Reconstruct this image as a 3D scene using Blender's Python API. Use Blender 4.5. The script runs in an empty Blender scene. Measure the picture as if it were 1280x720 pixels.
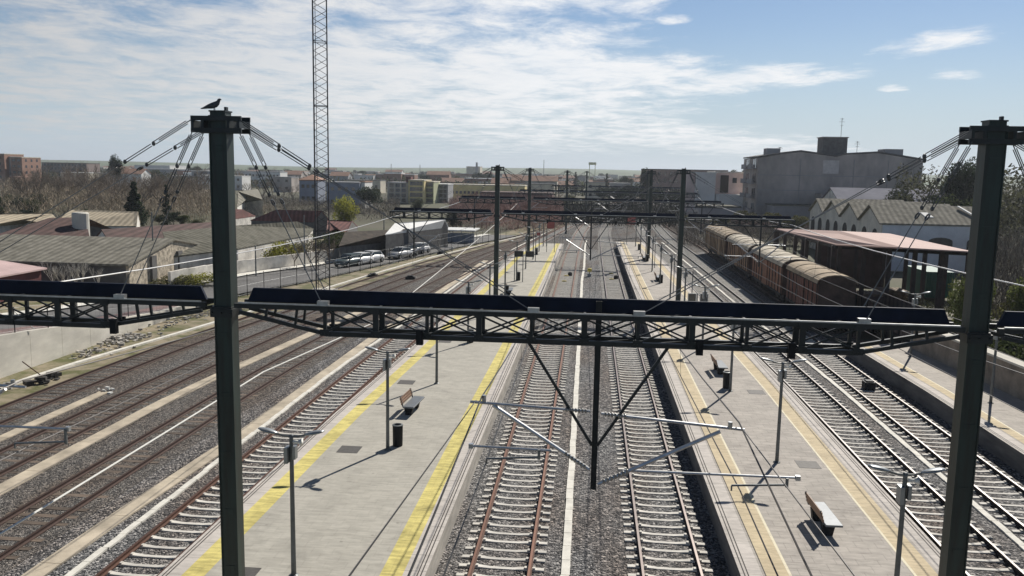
import bpy, math, random
from mathutils import Vector, Matrix
random.seed(7)
R = math.radians
scene = bpy.context.scene
COL = scene.collection

# ---------------------------------------------------------------- camera
F_PX, EYE = 1060.0, Vector((0, 0, 12.0))
YAW, PITCH, ROLL = 0.08884619765, 0.13758883282, R(1.05)
_cy, _sy, _cp, _sp = math.cos(YAW), math.sin(YAW), math.cos(PITCH), math.sin(PITCH)
FWD = Vector((-_sy * _cp, _cy * _cp, -_sp))
_r0 = Vector((_cy, _sy, 0)); _u0 = _r0.cross(FWD)
RIGHT = math.cos(ROLL) * _r0 + math.sin(ROLL) * _u0
UP = -math.sin(ROLL) * _r0 + math.cos(ROLL) * _u0
cd = bpy.data.cameras.new('camera'); cam = bpy.data.objects.new('camera', cd); COL.objects.link(cam)
cd.sensor_width = 36; cd.lens = F_PX / 1280 * 36; cd.clip_start = 0.3; cd.clip_end = 12000
M = Matrix.Identity(4)
for i in range(3):
    M[i][0], M[i][1], M[i][2], M[i][3] = RIGHT[i], UP[i], -FWD[i], EYE[i]
cam.matrix_world = M
scene.camera = cam

def _ray(px, py):
    return (px - 640) / F_PX * RIGHT - (py - 360) / F_PX * UP + FWD
def gz(px, py, z=0.0):      # where a sight line of the survey meets height z
    d = _ray(px, py); return EYE + d * ((z - EYE.z) / d.z)
def gy(px, py, y):          # ... meets the plane Y = y
    d = _ray(px, py); return EYE + d * (y / d.y)
def gx(px, py, x):
    d = _ray(px, py); return EYE + d * (x / d.x)

# ---------------------------------------------------------------- light, sky, exposure
SUN_EL, SUN_AZ = R(39.5), R(25)
ld = bpy.data.lights.new('sun', 'SUN'); ld.energy = 5.0; ld.angle = R(0.53); ld.color = (1.0, 0.95, 0.87)
sun = bpy.data.objects.new('sun', ld); COL.objects.link(sun)
sdir = Vector((math.sin(SUN_AZ) * math.cos(SUN_EL), math.cos(SUN_AZ) * math.cos(SUN_EL), math.sin(SUN_EL)))
sun.rotation_euler = sdir.to_track_quat('Z', 'Y').to_euler()
sun.location = (0, 0, 80)
vs = scene.view_settings
vs.view_transform = 'Standard'; vs.look = 'None'; vs.exposure = 0.08; vs.gamma = 1.0; vs.use_curve_mapping = False

world = bpy.data.worlds.new('World'); scene.world = world; world.use_nodes = True
WN = world.node_tree; WN.nodes.clear()
def wn(t, **kw):
    n = WN.nodes.new(t)
    for k, v in kw.items(): setattr(n, k, v)
    return n
def wmath(op, a, b=None, c=None, clamp=False):
    n = wn('ShaderNodeMath', operation=op); n.use_clamp = clamp
    for i, v in enumerate((a, b, c)):
        if v is None: continue
        if isinstance(v, (int, float)): n.inputs[i].default_value = v
        else: WN.links.new(v, n.inputs[i])
    return n.outputs[0]
sky = wn('ShaderNodeTexSky', sky_type='NISHITA'); sky.sun_disc = False
sky.sun_elevation = SUN_EL; sky.sun_rotation = SUN_AZ; sky.air_density = 1.0; sky.dust_density = 0.3; sky.ozone_density = 2.0
tc = wn('ShaderNodeTexCoord'); sep = wn('ShaderNodeSeparateXYZ'); WN.links.new(tc.outputs['Generated'], sep.inputs[0])
sx, sy_, sz = sep.outputs
az = wmath('MULTIPLY', wmath('ARCTAN2', sx, sy_), 57.2958)          # degrees right of +Y
el = wmath('MULTIPLY', wmath('ARCSINE', sz), 57.2958)
den = wmath('ADD', wmath('MAXIMUM', sz, 0.0), 0.055)
cu = wmath('DIVIDE', sx, den); cv = wmath('DIVIDE', sy_, den)        # a flat cloud deck overhead
cvec = wn('ShaderNodeCombineXYZ'); WN.links.new(cu, cvec.inputs[0]); WN.links.new(cv, cvec.inputs[1])
def wnoise(scale, detail, rough, sx_=1.0, sy__=1.0, rot=0.0, off=0.0, dist=0.0):
    mp = wn('ShaderNodeMapping'); mp.inputs['Scale'].default_value = (sx_, sy__, 1); mp.inputs['Rotation'].default_value = (0, 0, rot)
    mp.inputs['Location'].default_value = (off, off * .7, 0)
    WN.links.new(cvec.outputs[0], mp.inputs[0])
    n = wn('ShaderNodeTexNoise'); n.inputs['Scale'].default_value = scale; n.inputs['Detail'].default_value = detail
    n.inputs['Roughness'].default_value = rough; n.inputs['Distortion'].default_value = dist
    WN.links.new(mp.outputs[0], n.inputs['Vector']); return n.outputs[0]
big = wnoise(0.55, 5, 0.6, 1.0, 0.55, R(-20), 3.0)
fine = wnoise(2.6, 8, 0.68, 1.0, 0.8, R(-25), 7.0, 0.3)
def blob(a, e, ra, re, tilt=0.0):
    da = wmath('SUBTRACT', az, a); de = wmath('SUBTRACT', wmath('SUBTRACT', el, e), wmath('MULTIPLY', da, tilt))
    return wmath('SUBTRACT', 1.0, wmath('ADD', wmath('POWER', wmath('ABSOLUTE', wmath('DIVIDE', da, ra)), 2.0), wmath('POWER', wmath('ABSOLUTE', wmath('DIVIDE', de, re)), 2.0)))
def smax(a, b): return wmath('MAXIMUM', a, b)
mask = blob(-22, 6.0, 30, 6.5)
mask = smax(mask, blob(-60, 20, 40, 14))
mask = smax(mask, blob(-10, 11, 13, 4.5))
mask = smax(mask, wmath('MULTIPLY', blob(-3.5, 5.6, 12.0, 5.2), 1.25))
mask = smax(mask, wmath('MULTIPLY', blob(3.0, 6.2, 8.0, 2.0), 1.1))
mask = smax(mask, wmath('MULTIPLY', blob(9.0, 6.0, 8.0, 1.05, 0.05), 1.15))
mask = smax(mask, blob(4.0, 2.6, 7.0, 1.1))
mask = smax(mask, blob(10.5, 1.8, 7.0, 0.9))
mask = smax(mask, blob(1, 11.5, 5.2, 2.2))
mask = smax(mask, wmath('MULTIPLY', blob(20.4, 7.9, 3.9, 0.75, 0.16), 0.9))
mask = smax(mask, wmath('MULTIPLY', blob(21.6, 6.05, 1.9, 0.36), 0.8))
mask = smax(mask, wmath('MULTIPLY', blob(18.4, 5.35, 1.0, 0.25), 0.7))
mask = smax(mask, wmath('MULTIPLY', blob(5.0, 9.7, 1.3, 0.42), 0.7))
mask = wmath('MAXIMUM', mask, -1.0)
dens = wmath('ADD', wmath('MULTIPLY', mask, 0.62), wmath('MULTIPLY', wmath('SUBTRACT', fine, 0.5), 1.9))
dens = wmath('ADD', dens, wmath('MULTIPLY', wmath('SUBTRACT', big, 0.5), 1.0))
mr = wn('ShaderNodeMapRange', interpolation_type='SMOOTHSTEP'); WN.links.new(dens, mr.inputs[0])
mr.inputs[1].default_value = 0.02; mr.inputs[2].default_value = 0.75; mr.inputs[3].default_value = 0.0; mr.inputs[4].default_value = 1.0
thick = wmath('MULTIPLY', mr.outputs[0], wmath('ADD', 0.45, wmath('MULTIPLY', fine, 0.75)), clamp=True)
gate = wn('ShaderNodeMapRange'); WN.links.new(el, gate.inputs[0]); gate.inputs[1].default_value = -0.5; gate.inputs[2].default_value = 2.5
cl = wmath('MULTIPLY', thick, gate.outputs[0], clamp=True)
ramp = wn('ShaderNodeMapRange'); WN.links.new(az, ramp.inputs[0]); ramp.inputs[1].default_value = -36; ramp.inputs[2].default_value = -4; ramp.inputs[3].default_value = 10.4; ramp.inputs[4].default_value = 16.5
ccol = wn('ShaderNodeVectorMath', operation='SCALE'); ccol.inputs[0].default_value = (0.985, 0.99, 1.0); WN.links.new(ramp.outputs[0], ccol.inputs['Scale'])
tint = wn('ShaderNodeMix', data_type='RGBA', blend_type='MULTIPLY'); tint.inputs['Factor'].default_value = 1.0
WN.links.new(sky.outputs[0], tint.inputs['A']); tint.inputs['B'].default_value = (1.02, 1.12, 1.27, 1)
mixc = wn('ShaderNodeMix', data_type='RGBA'); WN.links.new(cl, mixc.inputs['Factor'])
low = wn('ShaderNodeMapRange', interpolation_type='SMOOTHSTEP'); WN.links.new(el, low.inputs[0]); low.inputs[1].default_value = -1.0; low.inputs[2].default_value = 10.5; low.inputs[3].default_value = 0.9; low.inputs[4].default_value = 0.0
hz = wn('ShaderNodeMix', data_type='RGBA'); WN.links.new(low.outputs[0], hz.inputs['Factor']); WN.links.new(tint.outputs['Result'], hz.inputs['A']); hz.inputs['B'].default_value = (9.0, 10.7, 12.4, 1)
WN.links.new(hz.outputs['Result'], mixc.inputs['A']); WN.links.new(ccol.outputs[0], mixc.inputs['B'])
zen = wn('ShaderNodeMapRange', interpolation_type='SMOOTHSTEP'); WN.links.new(el, zen.inputs[0]); zen.inputs[1].default_value = 12; zen.inputs[2].default_value = 48; zen.inputs[3].default_value = 1.0; zen.inputs[4].default_value = 0.34
zsc = wn('ShaderNodeVectorMath', operation='SCALE'); WN.links.new(mixc.outputs['Result'], zsc.inputs[0]); WN.links.new(zen.outputs[0], zsc.inputs['Scale'])
bg = wn('ShaderNodeBackground'); bg.inputs['Strength'].default_value = 0.055; WN.links.new(zsc.outputs[0], bg.inputs[0])
wo = wn('ShaderNodeOutputWorld'); WN.links.new(bg.outputs[0], wo.inputs[0])

# ---------------------------------------------------------------- helpers
class MB:
    """collects faces, links them as one mesh object"""
    def __init__(s): s.v = []; s.f = []; s.smooth = False
    def add(s, vs_, fs):
        o = len(s.v); s.v += [tuple(p) for p in vs_]; s.f += [tuple(i + o for i in f) for f in fs]; return s
    def box(s, x0, x1, y0, y1, z0, z1, rz=0, c=None):
        vs_ = [(x, y, z) for z in (z0, z1) for x, y in ((x0, y0), (x1, y0), (x1, y1), (x0, y1))]
        if rz:
            cx, cy = c or ((x0 + x1) / 2, (y0 + y1) / 2); ca, sa = math.cos(rz), math.sin(rz)
            vs_ = [(cx + (x - cx) * ca - (y - cy) * sa, cy + (x - cx) * sa + (y - cy) * ca, z) for x, y, z in vs_]
        return s.add(vs_, [(3, 2, 1, 0), (4, 5, 6, 7), (0, 1, 5, 4), (1, 2, 6, 5), (2, 3, 7, 6), (3, 0, 4, 7)])
    def bar(s, p, q, w, h, up=(0, 0, 1)):
        p, q = Vector(p), Vector(q); d = (q - p).normalized(); u = Vector(up)
        if abs(d.dot(u)) > .98: u = Vector((0, 1, 0))
        a = d.cross(u).normalized(); b = a.cross(d).normalized(); a *= w / 2; b *= h / 2
        vs_ = [e + x * a + y * b for e in (p, q) for x, y in ((-1, -1), (1, -1), (1, 1), (-1, 1))]
        return s.add(vs_, [(0, 1, 2, 3), (7, 6, 5, 4), (0, 4, 5, 1), (1, 5, 6, 2), (2, 6, 7, 3), (3, 7, 4, 0)])
    def tube(s, pts, r, n=6, cap=True):
        pts = [Vector(p) for p in pts]; rs = r if isinstance(r, (list, tuple)) else [r] * len(pts)
        vs_ = []; prev = None
        for i, p in enumerate(pts):
            d = (pts[min(i + 1, len(pts) - 1)] - pts[max(i - 1, 0)]).normalized()
            u = prev if prev is not None and abs(prev.dot(d)) < .9 else (Vector((0, 0, 1)) if abs(d.z) < .9 else Vector((1, 0, 0)))
            a = d.cross(u).normalized(); b = a.cross(d); prev = b
            vs_ += [p + rs[i] * (math.cos(2 * math.pi * k / n) * a + math.sin(2 * math.pi * k / n) * b) for k in range(n)]
        fs = [(i * n + k, i * n + (k + 1) % n, (i + 1) * n + (k + 1) % n, (i + 1) * n + k) for i in range(len(pts) - 1) for k in range(n)]
        if cap: fs += [tuple(range(n))[::-1], tuple((len(pts) - 1) * n + k for k in range(n))]
        return s.add(vs_, fs)
    def prism(s, poly, axis, a, b):
        """poly in the plane across axis; axis 'x': (y,z), 'y': (x,z), 'z': (x,y)"""
        n = len(poly)
        def pt(p, t): return {'x': (t, p[0], p[1]), 'y': (p[0], t, p[1]), 'z': (p[0], p[1], t)}[axis]
        vs_ = [pt(p, a) for p in poly] + [pt(p, b) for p in poly]
        return s.add(vs_, [tuple(range(n))[::-1], tuple(range(n, 2 * n))] + [(i, (i + 1) % n, n + (i + 1) % n, n + i) for i in range(n)])
    def sweep(s, prof, path):
        """closed profile (dx, z) carried along a list of (x, y) with x offset only"""
        n = len(prof); vs_ = []
        for x, y in path: vs_ += [(x + dx, y, z) for dx, z in prof]
        fs = [(i * n + k, i * n + (k + 1) % n, (i + 1) * n + (k + 1) % n, (i + 1) * n + k) for i in range(len(path) - 1) for k in range(n)]
        fs += [tuple(range(n)), tuple((len(path) - 1) * n + k for k in range(n))[::-1]]
        return s.add(vs_, fs)
    def strip(s, left, right, z):
        """flat sheet between two x(y) polylines sharing their ys"""
        n = len(left); vs_ = [(x, y, z) for x, y in left] + [(x, y, z) for x, y in right]
        return s.add(vs_, [(i, n + i, n + i + 1, i + 1) for i in range(n - 1)])
    def ball(s, c, rx, ry, rz, nu=10, nv=7):
        c = Vector(c); vs_ = []
        for j in range(nv + 1):
            t = math.pi * j / nv
            vs_ += [(c.x + rx * math.sin(t) * math.cos(2 * math.pi * i / nu), c.y + ry * math.sin(t) * math.sin(2 * math.pi * i / nu), c.z - rz * math.cos(t)) for i in range(nu)]
        return s.add(vs_, [(j * nu + i, j * nu + (i + 1) % nu, (j + 1) * nu + (i + 1) % nu, (j + 1) * nu + i) for j in range(nv) for i in range(nu)])
    def lathe(s, c, prof, n=14):
        c = Vector(c); vs_ = []
        for r, z in prof: vs_ += [(c.x + r * math.cos(2 * math.pi * i / n), c.y + r * math.sin(2 * math.pi * i / n), c.z + z) for i in range(n)]
        fs = [(j * n + i, j * n + (i + 1) % n, (j + 1) * n + (i + 1) % n, (j + 1) * n + i) for j in range(len(prof) - 1) for i in range(n)]
        return s.add(vs_, fs + [tuple(range(n))[::-1], tuple((len(prof) - 1) * n + i for i in range(n))])
    def build(s, name, m, parent=None, bevel=0, smooth=None):
        off = Vector((0, 0, 0)); p = parent
        while p is not None: off += p.location; p = p.parent
        me = bpy.data.meshes.new(name)
        me.from_pydata([(x - off.x, y - off.y, z - off.z) for x, y, z in s.v], [], s.f); me.update()
        me.materials.append(m)
        if smooth: 
            for pl in me.polygons: pl.use_smooth = True
        o = bpy.data.objects.new(name, me); COL.objects.link(o)
        if parent is not None: o.parent = parent
        if bevel:
            b = o.modifiers.new('bevel', 'BEVEL'); b.width = bevel; b.segments = 2; b.limit_method = 'ANGLE'
        return o

def tag(o, label=None, cat=None, group=None, kind=None):
    if label: o['label'] = label
    if cat: o['category'] = cat
    if group: o['group'] = group
    if kind: o['kind'] = kind
    return o
def thing(name, loc, label, cat, group=None):
    o = bpy.data.objects.new(name, None); o.empty_display_size = .2; COL.objects.link(o); o.location = loc
    return tag(o, label, cat, group)
def copy_tree(o, parent=None, loc=None, rz=None, label=None):
    c = o.copy(); COL.objects.link(c)
    if parent is not None: c.parent = parent
    for ch in list(o.children): copy_tree(ch, c)
    if loc is not None: c.location = loc
    if rz is not None: c.rotation_euler = (0, 0, rz)
    if label: c['label'] = label
    return c
def structure(o): o['kind'] = 'structure'; return o
def interp(tab):
    def f(y):
        if y <= tab[0][0]: return tab[0][1]
        for (a, b), (c, d) in zip(tab, tab[1:]):
            if y <= c:
                return b + (d - b) * (y - a) / (c - a)
        (a, b), (c, d) = tab[-2], tab[-1]
        return d + (d - b) / (c - a) * (y - c)
    return f
def smooth(tab, w=9):
    g = interp(tab)
    return lambda y: sum(g(y + w * k / 4) for k in range(-4, 5)) / 9

# ---------------------------------------------------------------- materials
def mat(name, col, rough=.7, metal=0, var=.15, scale=3.0, bump=0, bscale=None, col2=None, stretch=(1, 1, 1), detail=4, spec=.5, rand=0, island=0, thr=None):
    m = bpy.data.materials.new(name); m.use_nodes = True; nt = m.node_tree; b = nt.nodes['Principled BSDF']
    b.inputs['Roughness'].default_value = rough; b.inputs['Metallic'].default_value = metal; b.inputs['Specular IOR Level'].default_value = spec
    tcn = nt.nodes.new('ShaderNodeTexCoord'); mp = nt.nodes.new('ShaderNodeMapping'); mp.inputs['Scale'].default_value = stretch
    nt.links.new(tcn.outputs['Object'], mp.inputs[0])
    n = nt.nodes.new('ShaderNodeTexNoise'); n.inputs['Scale'].default_value = scale; n.inputs['Detail'].default_value = detail; n.inputs['Roughness'].default_value = .65
    nt.links.new(mp.outputs[0], n.inputs['Vector'])
    c2 = col2 or tuple(c * (1 - var * 1.6) for c in col); c1 = col if col2 else tuple(min(1, c * (1 + var)) for c in col)
    rp = nt.nodes.new('ShaderNodeValToRGB'); rp.color_ramp.elements[0].color = (*c2, 1); rp.color_ramp.elements[1].color = (*c1, 1)
    lo, hi = thr or (.32, .68)
    rp.color_ramp.elements[0].position = lo; rp.color_ramp.elements[1].position = hi
    nt.links.new(n.outputs[0], rp.inputs[0]); out = rp.outputs[0]
    src = None
    if island:
        g = nt.nodes.new('ShaderNodeNewGeometry'); src = g.outputs['Random Per Island']; amt = island
    elif rand:
        g = nt.nodes.new('ShaderNodeObjectInfo'); src = g.outputs['Random']; amt = rand
    if src:
        mrr = nt.nodes.new('ShaderNodeMapRange'); mrr.inputs[3].default_value = 1 - amt; mrr.inputs[4].default_value = 1 + amt
        nt.links.new(src, mrr.inputs[0])
        mx = nt.nodes.new('ShaderNodeVectorMath'); mx.operation = 'SCALE'; nt.links.new(out, mx.inputs[0]); nt.links.new(mrr.outputs[0], mx.inputs['Scale']); out = mx.outputs[0]
    nt.links.new(out, b.inputs['Base Color'])
    if bump:
        n2 = nt.nodes.new('ShaderNodeTexNoise'); n2.inputs['Scale'].default_value = bscale or scale * 4; n2.inputs['Detail'].default_value = 5
        nt.links.new(mp.outputs[0], n2.inputs['Vector'])
        bp = nt.nodes.new('ShaderNodeBump'); bp.inputs['Strength'].default_value = bump; bp.inputs['Distance'].default_value = .02
        nt.links.new(n2.outputs[0], bp.inputs['Height']); nt.links.new(bp.outputs[0], b.inputs['Normal'])
    return m
def nodes(m): return m.node_tree, m.node_tree.nodes['Principled BSDF']

def ballast_mat(name='ballast', s1=12.5, s2=19, mul=(1, 1, 1), top=(.54, .52, .495)):
    m = bpy.data.materials.new(name); m.use_nodes = True; nt, b = nodes(m); L = nt.links.new
    b.inputs['Roughness'].default_value = .9; b.inputs['Specular IOR Level'].default_value = .25
    t = nt.nodes.new('ShaderNodeTexCoord')
    v = nt.nodes.new('ShaderNodeTexVoronoi'); v.inputs['Scale'].default_value = s1; L(t.outputs['Object'], v.inputs['Vector'])
    v2 = nt.nodes.new('ShaderNodeTexVoronoi'); v2.inputs['Scale'].default_value = s2; L(t.outputs['Object'], v2.inputs['Vector'])
    hsv = nt.nodes.new('ShaderNodeSeparateColor'); L(v.outputs['Color'], hsv.inputs[0])
    rp = nt.nodes.new('ShaderNodeValToRGB'); e = rp.color_ramp.elements
    e[0].position = 0; e[0].color = (.05, .05, .053, 1); e[1].position = 1; e[1].color = (*top, 1)
    k = e.new(.45); k.color = (.15, .15, .15, 1); k = e.new(.8); k.color = (.32, .31, .30, 1)
    L(hsv.outputs[0], rp.inputs[0])
    # stained patches: brown brake dust, darker strips between tracks
    n = nt.nodes.new('ShaderNodeTexNoise'); n.inputs['Scale'].default_value = .22; n.inputs['Detail'].default_value = 5
    mp = nt.nodes.new('ShaderNodeMapping'); mp.inputs['Scale'].default_value = (1.6, .35, 1); L(t.outputs['Object'], mp.inputs[0]); L(mp.outputs[0], n.inputs['Vector'])
    r2 = nt.nodes.new('ShaderNodeValToRGB'); r2.color_ramp.elements[0].color = (.86 * mul[0], .74 * mul[1], .66 * mul[2], 1); r2.color_ramp.elements[1].color = (1.02 * mul[0], 1.02 * mul[1], 1.02 * mul[2], 1)
    r2.color_ramp.elements[0].position = .36; r2.color_ramp.elements[1].position = .56; L(n.outputs[0], r2.inputs[0])
    mx = nt.nodes.new('ShaderNodeMix'); mx.data_type = 'RGBA'; mx.blend_type = 'MULTIPLY'; mx.inputs['Factor'].default_value = 1
    L(rp.outputs[0], mx.inputs['A']); L(r2.outputs[0], mx.inputs['B']); L(mx.outputs['Result'], b.inputs['Base Color'])
    bp = nt.nodes.new('ShaderNodeBump'); bp.inputs['Strength'].default_value = 1; bp.inputs['Distance'].default_value = .09; bp.invert = True
    L(v.outputs['Distance'], bp.inputs['Height'])
    bp2 = nt.nodes.new('ShaderNodeBump'); bp2.inputs['Strength'].default_value = .8; bp2.inputs['Distance'].default_value = .05; bp2.invert = True
    L(v2.outputs['Distance'], bp2.inputs['Height']); L(bp.outputs[0], bp2.inputs['Normal']); L(bp2.outputs[0], b.inputs['Normal'])
    return m
def paver_mat(name, c1, c2, mortar, w, h, off=.5, msize=.012, dirt=.25):
    m = bpy.data.materials.new(name); m.use_nodes = True; nt, b = nodes(m); L = nt.links.new
    b.inputs['Roughness'].default_value = .85; b.inputs['Specular IOR Level'].default_value = .3
    t = nt.nodes.new('ShaderNodeTexCoord')
    br = nt.nodes.new('ShaderNodeTexBrick'); br.inputs['Color1'].default_value = (*c1, 1); br.inputs['Color2'].default_value = (*c2, 1); br.inputs['Mortar'].default_value = (*mortar, 1)
    br.inputs['Scale'].default_value = 1; br.inputs['Mortar Size'].default_value = msize; br.inputs['Brick Width'].default_value = w; br.inputs['Row Height'].default_value = h; br.offset = off
    L(t.outputs['Object'], br.inputs['Vector'])
    n = nt.nodes.new('ShaderNodeTexNoise'); n.inputs['Scale'].default_value = .8; n.inputs['Detail'].default_value = 8; n.inputs['Roughness'].default_value = .7; L(t.outputs['Object'], n.inputs['Vector'])
    n2 = nt.nodes.new('ShaderNodeTexNoise'); n2.inputs['Scale'].default_value = 6; n2.inputs['Detail'].default_value = 6
    mp = nt.nodes.new('ShaderNodeMapping'); mp.inputs['Scale'].default_value = (.35, 1.6, 1); L(t.outputs['Object'], mp.inputs[0]); L(mp.outputs[0], n2.inputs['Vector'])
    a = nt.nodes.new('ShaderNodeMath'); a.operation = 'MULTIPLY'; L(n.outputs[0], a.inputs[0]); L(n2.outputs[0], a.inputs[1])
    r2 = nt.nodes.new('ShaderNodeMapRange'); r2.inputs[1].default_value = .13; r2.inputs[2].default_value = .33; r2.inputs[3].default_value = 1 - dirt * 1.35; r2.inputs[4].default_value = 1.06
    L(a.outputs[0], r2.inputs[0])
    mx = nt.nodes.new('ShaderNodeVectorMath'); mx.operation = 'SCALE'; L(br.outputs['Color'], mx.inputs[0]); L(r2.outputs[0], mx.inputs['Scale'])
    # gum spots and drip stains, each with its own edge
    vo = nt.nodes.new('ShaderNodeTexVoronoi'); vo.inputs['Scale'].default_value = 1.1; L(t.outputs['Object'], vo.inputs['Vector'])
    sp = nt.nodes.new('ShaderNodeMapRange'); L(vo.outputs['Distance'], sp.inputs[0]); sp.inputs[1].default_value = .035; sp.inputs[2].default_value = .07; sp.inputs[3].default_value = .72; sp.inputs[4].default_value = 1
    n3 = nt.nodes.new('ShaderNodeTexNoise'); n3.inputs['Scale'].default_value = .55; n3.inputs['Detail'].default_value = 9; n3.inputs['Roughness'].default_value = .6; n3.inputs['Distortion'].default_value = 1.2; L(t.outputs['Object'], n3.inputs['Vector'])
    st = nt.nodes.new('ShaderNodeMapRange'); L(n3.outputs[0], st.inputs[0]); st.inputs[1].default_value = .60; st.inputs[2].default_value = .70; st.inputs[3].default_value = 1; st.inputs[4].default_value = 1 - dirt * .9
    k1 = nt.nodes.new('ShaderNodeMath'); k1.operation = 'MULTIPLY'; L(sp.outputs[0], k1.inputs[0]); L(st.outputs[0], k1.inputs[1])
    m2 = nt.nodes.new('ShaderNodeVectorMath'); m2.operation = 'SCALE'; L(mx.outputs[0], m2.inputs[0]); L(k1.outputs[0], m2.inputs['Scale'])
    L(m2.outputs[0], b.inputs['Base Color'])
    bp = nt.nodes.new('ShaderNodeBump'); bp.inputs['Strength'].default_value = .35; bp.inputs['Distance'].default_value = .01; bp.invert = True
    L(br.outputs['Fac'], bp.inputs['Height']); L(bp.outputs[0], b.inputs['Normal'])
    return m
def rail_mat(name, side, top, rtop):
    m = bpy.data.materials.new(name); m.use_nodes = True; nt, b = nodes(m); L = nt.links.new
    g = nt.nodes.new('ShaderNodeNewGeometry'); s = nt.nodes.new('ShaderNodeSeparateXYZ'); L(g.outputs['Normal'], s.inputs[0])
    p = nt.nodes.new('ShaderNodeSeparateXYZ'); L(g.outputs['Position'], p.inputs[0])
    up_ = nt.nodes.new('ShaderNodeMath'); up_.operation = 'GREATER_THAN'; L(s.outputs[2], up_.inputs[0]); up_.inputs[1].default_value = .9
    hi = nt.nodes.new('ShaderNodeMath'); hi.operation = 'GREATER_THAN'; L(p.outputs[2], hi.inputs[0]); hi.inputs[1].default_value = .17
    k = nt.nodes.new('ShaderNodeMath'); k.operation = 'MULTIPLY'; L(up_.outputs[0], k.inputs[0]); L(hi.outputs[0], k.inputs[1])
    t = nt.nodes.new('ShaderNodeTexCoord'); n = nt.nodes.new('ShaderNodeTexNoise'); n.inputs['Scale'].default_value = 5; n.inputs['Detail'].default_value = 5; L(t.outputs['Object'], n.inputs['Vector'])
    rp = nt.nodes.new('ShaderNodeValToRGB'); rp.color_ramp.elements[0].color = (*[c * .55 for c in side], 1); rp.color_ramp.elements[1].color = (*[c * 1.25 for c in side], 1); L(n.outputs[0], rp.inputs[0])
    mx = nt.nodes.new('ShaderNodeMix'); mx.data_type = 'RGBA'; L(k.outputs[0], mx.inputs['Factor']); L(rp.outputs[0], mx.inputs['A']); mx.inputs['B'].default_value = (*top, 1)
    L(mx.outputs['Result'], b.inputs['Base Color'])
    mr_ = nt.nodes.new('ShaderNodeMapRange'); L(k.outputs[0], mr_.inputs[0]); mr_.inputs[3].default_value = .85; mr_.inputs[4].default_value = rtop; L(mr_.outputs[0], b.inputs['Roughness'])
    L(k.outputs[0], b.inputs['Metallic'])
    return m
def board_mat(name, c1, c2, axis='Y', freq=3.0, rough=.8):
    """vertical boards or corrugation seen as stripes along one axis"""
    m = bpy.data.materials.new(name); m.use_nodes = True; nt, b = nodes(m); L = nt.links.new
    b.inputs['Roughness'].default_value = rough; b.inputs['Specular IOR Level'].default_value = .3
    t = nt.nodes.new('ShaderNodeTexCoord')
    w = nt.nodes.new('ShaderNodeTexWave'); w.wave_type = 'BANDS'; w.bands_direction = axis; w.inputs['Scale'].default_value = freq; w.inputs['Distortion'].default_value = .4; w.inputs['Detail'].default_value = 2
    L(t.outputs['Object'], w.inputs['Vector'])
    n = nt.nodes.new('ShaderNodeTexNoise'); n.inputs['Scale'].default_value = .9; n.inputs['Detail'].default_value = 7; n.inputs['Roughness'].default_value = .7; L(t.outputs['Object'], n.inputs['Vector'])
    rp = nt.nodes.new('ShaderNodeValToRGB'); rp.color_ramp.elements[0].color = (*c2, 1); rp.color_ramp.elements[1].color = (*c1, 1); rp.color_ramp.elements[0].position = .35; rp.color_ramp.elements[1].position = .65
    L(n.outputs[0], rp.inputs[0])
    sc = nt.nodes.new('ShaderNodeMapRange'); L(w.outputs['Fac'], sc.inputs[0]); sc.inputs[3].default_value = .72; sc.inputs[4].default_value = 1.1
    mx = nt.nodes.new('ShaderNodeVectorMath'); mx.operation = 'SCALE'; L(rp.outputs[0], mx.inputs[0]); L(sc.outputs[0], mx.inputs['Scale']); L(mx.outputs[0], b.inputs['Base Color'])
    bp = nt.nodes.new('ShaderNodeBump'); bp.inputs['Strength'].default_value = .6; bp.inputs['Distance'].default_value = .05; L(w.outputs['Fac'], bp.inputs['Height']); L(bp.outputs[0], b.inputs['Normal'])
    return m
def leaf_mat(name, col, amt=.45):
    m = mat(name, col, .75, 0, .2, .6, island=amt, spec=.15)
    nt, b = nodes(m); col_out = b.inputs['Base Color'].links[0].from_socket      # thin leaves let light through
    tr = nt.nodes.new('ShaderNodeBsdfTranslucent'); nt.links.new(col_out, tr.inputs['Color'])
    mx = nt.nodes.new('ShaderNodeMixShader'); mx.inputs[0].default_value = .45
    nt.links.new(b.outputs[0], mx.inputs[1]); nt.links.new(tr.outputs[0], mx.inputs[2]); nt.links.new(mx.outputs[0], nt.nodes['Material Output'].inputs['Surface'])
    return m

M_ballast = ballast_mat()
M_ballast_old = ballast_mat('old_ballast', 17, 26, (1.0, .96, .91), (.42, .405, .38))
M_rust = rail_mat('rail_rusty', (.115, .052, .032), (.20, .115, .085), .55)
M_raild = rail_mat('rail_worn', (.050, .032, .026), (.26, .22, .20), .42)
M_railb = rail_mat('rail_dark', (.030, .022, .018), (.20, .185, .175), .40)
M_rolds = rail_mat('rail_old', (.075, .042, .032), (.13, .09, .07), .6)
M_conc_sleeper = mat('sleeper_concrete', (.66, .63, .57), .85, 0, .12, 4, bump=.2, rand=.12)
M_wood_sleeper = mat('sleeper_timber', (.125, .095, .072), .9, 0, .35, 3, bump=.5, stretch=(.5, 6, 4), rand=.45)
M_paver = paver_mat('paving', (.465, .44, .38), (.445, .42, .362), (.385, .362, .31), .62, .42, .5, .009, .15)
M_paver_b = paver_mat('paving_b', (.465, .425, .375), (.44, .40, .355), (.345, .315, .28), .62, .42, .5, .012, .2)
M_yellow = paver_mat('tactile_yellow', (.74, .64, .22), (.71, .61, .21), (.64, .54, .19), .4, .4, 0, .008, .32)
M_beige = paver_mat('tactile_beige', (.64, .53, .345), (.60, .495, .325), (.61, .505, .33), .4, .4, 0, .006, .2)
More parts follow.
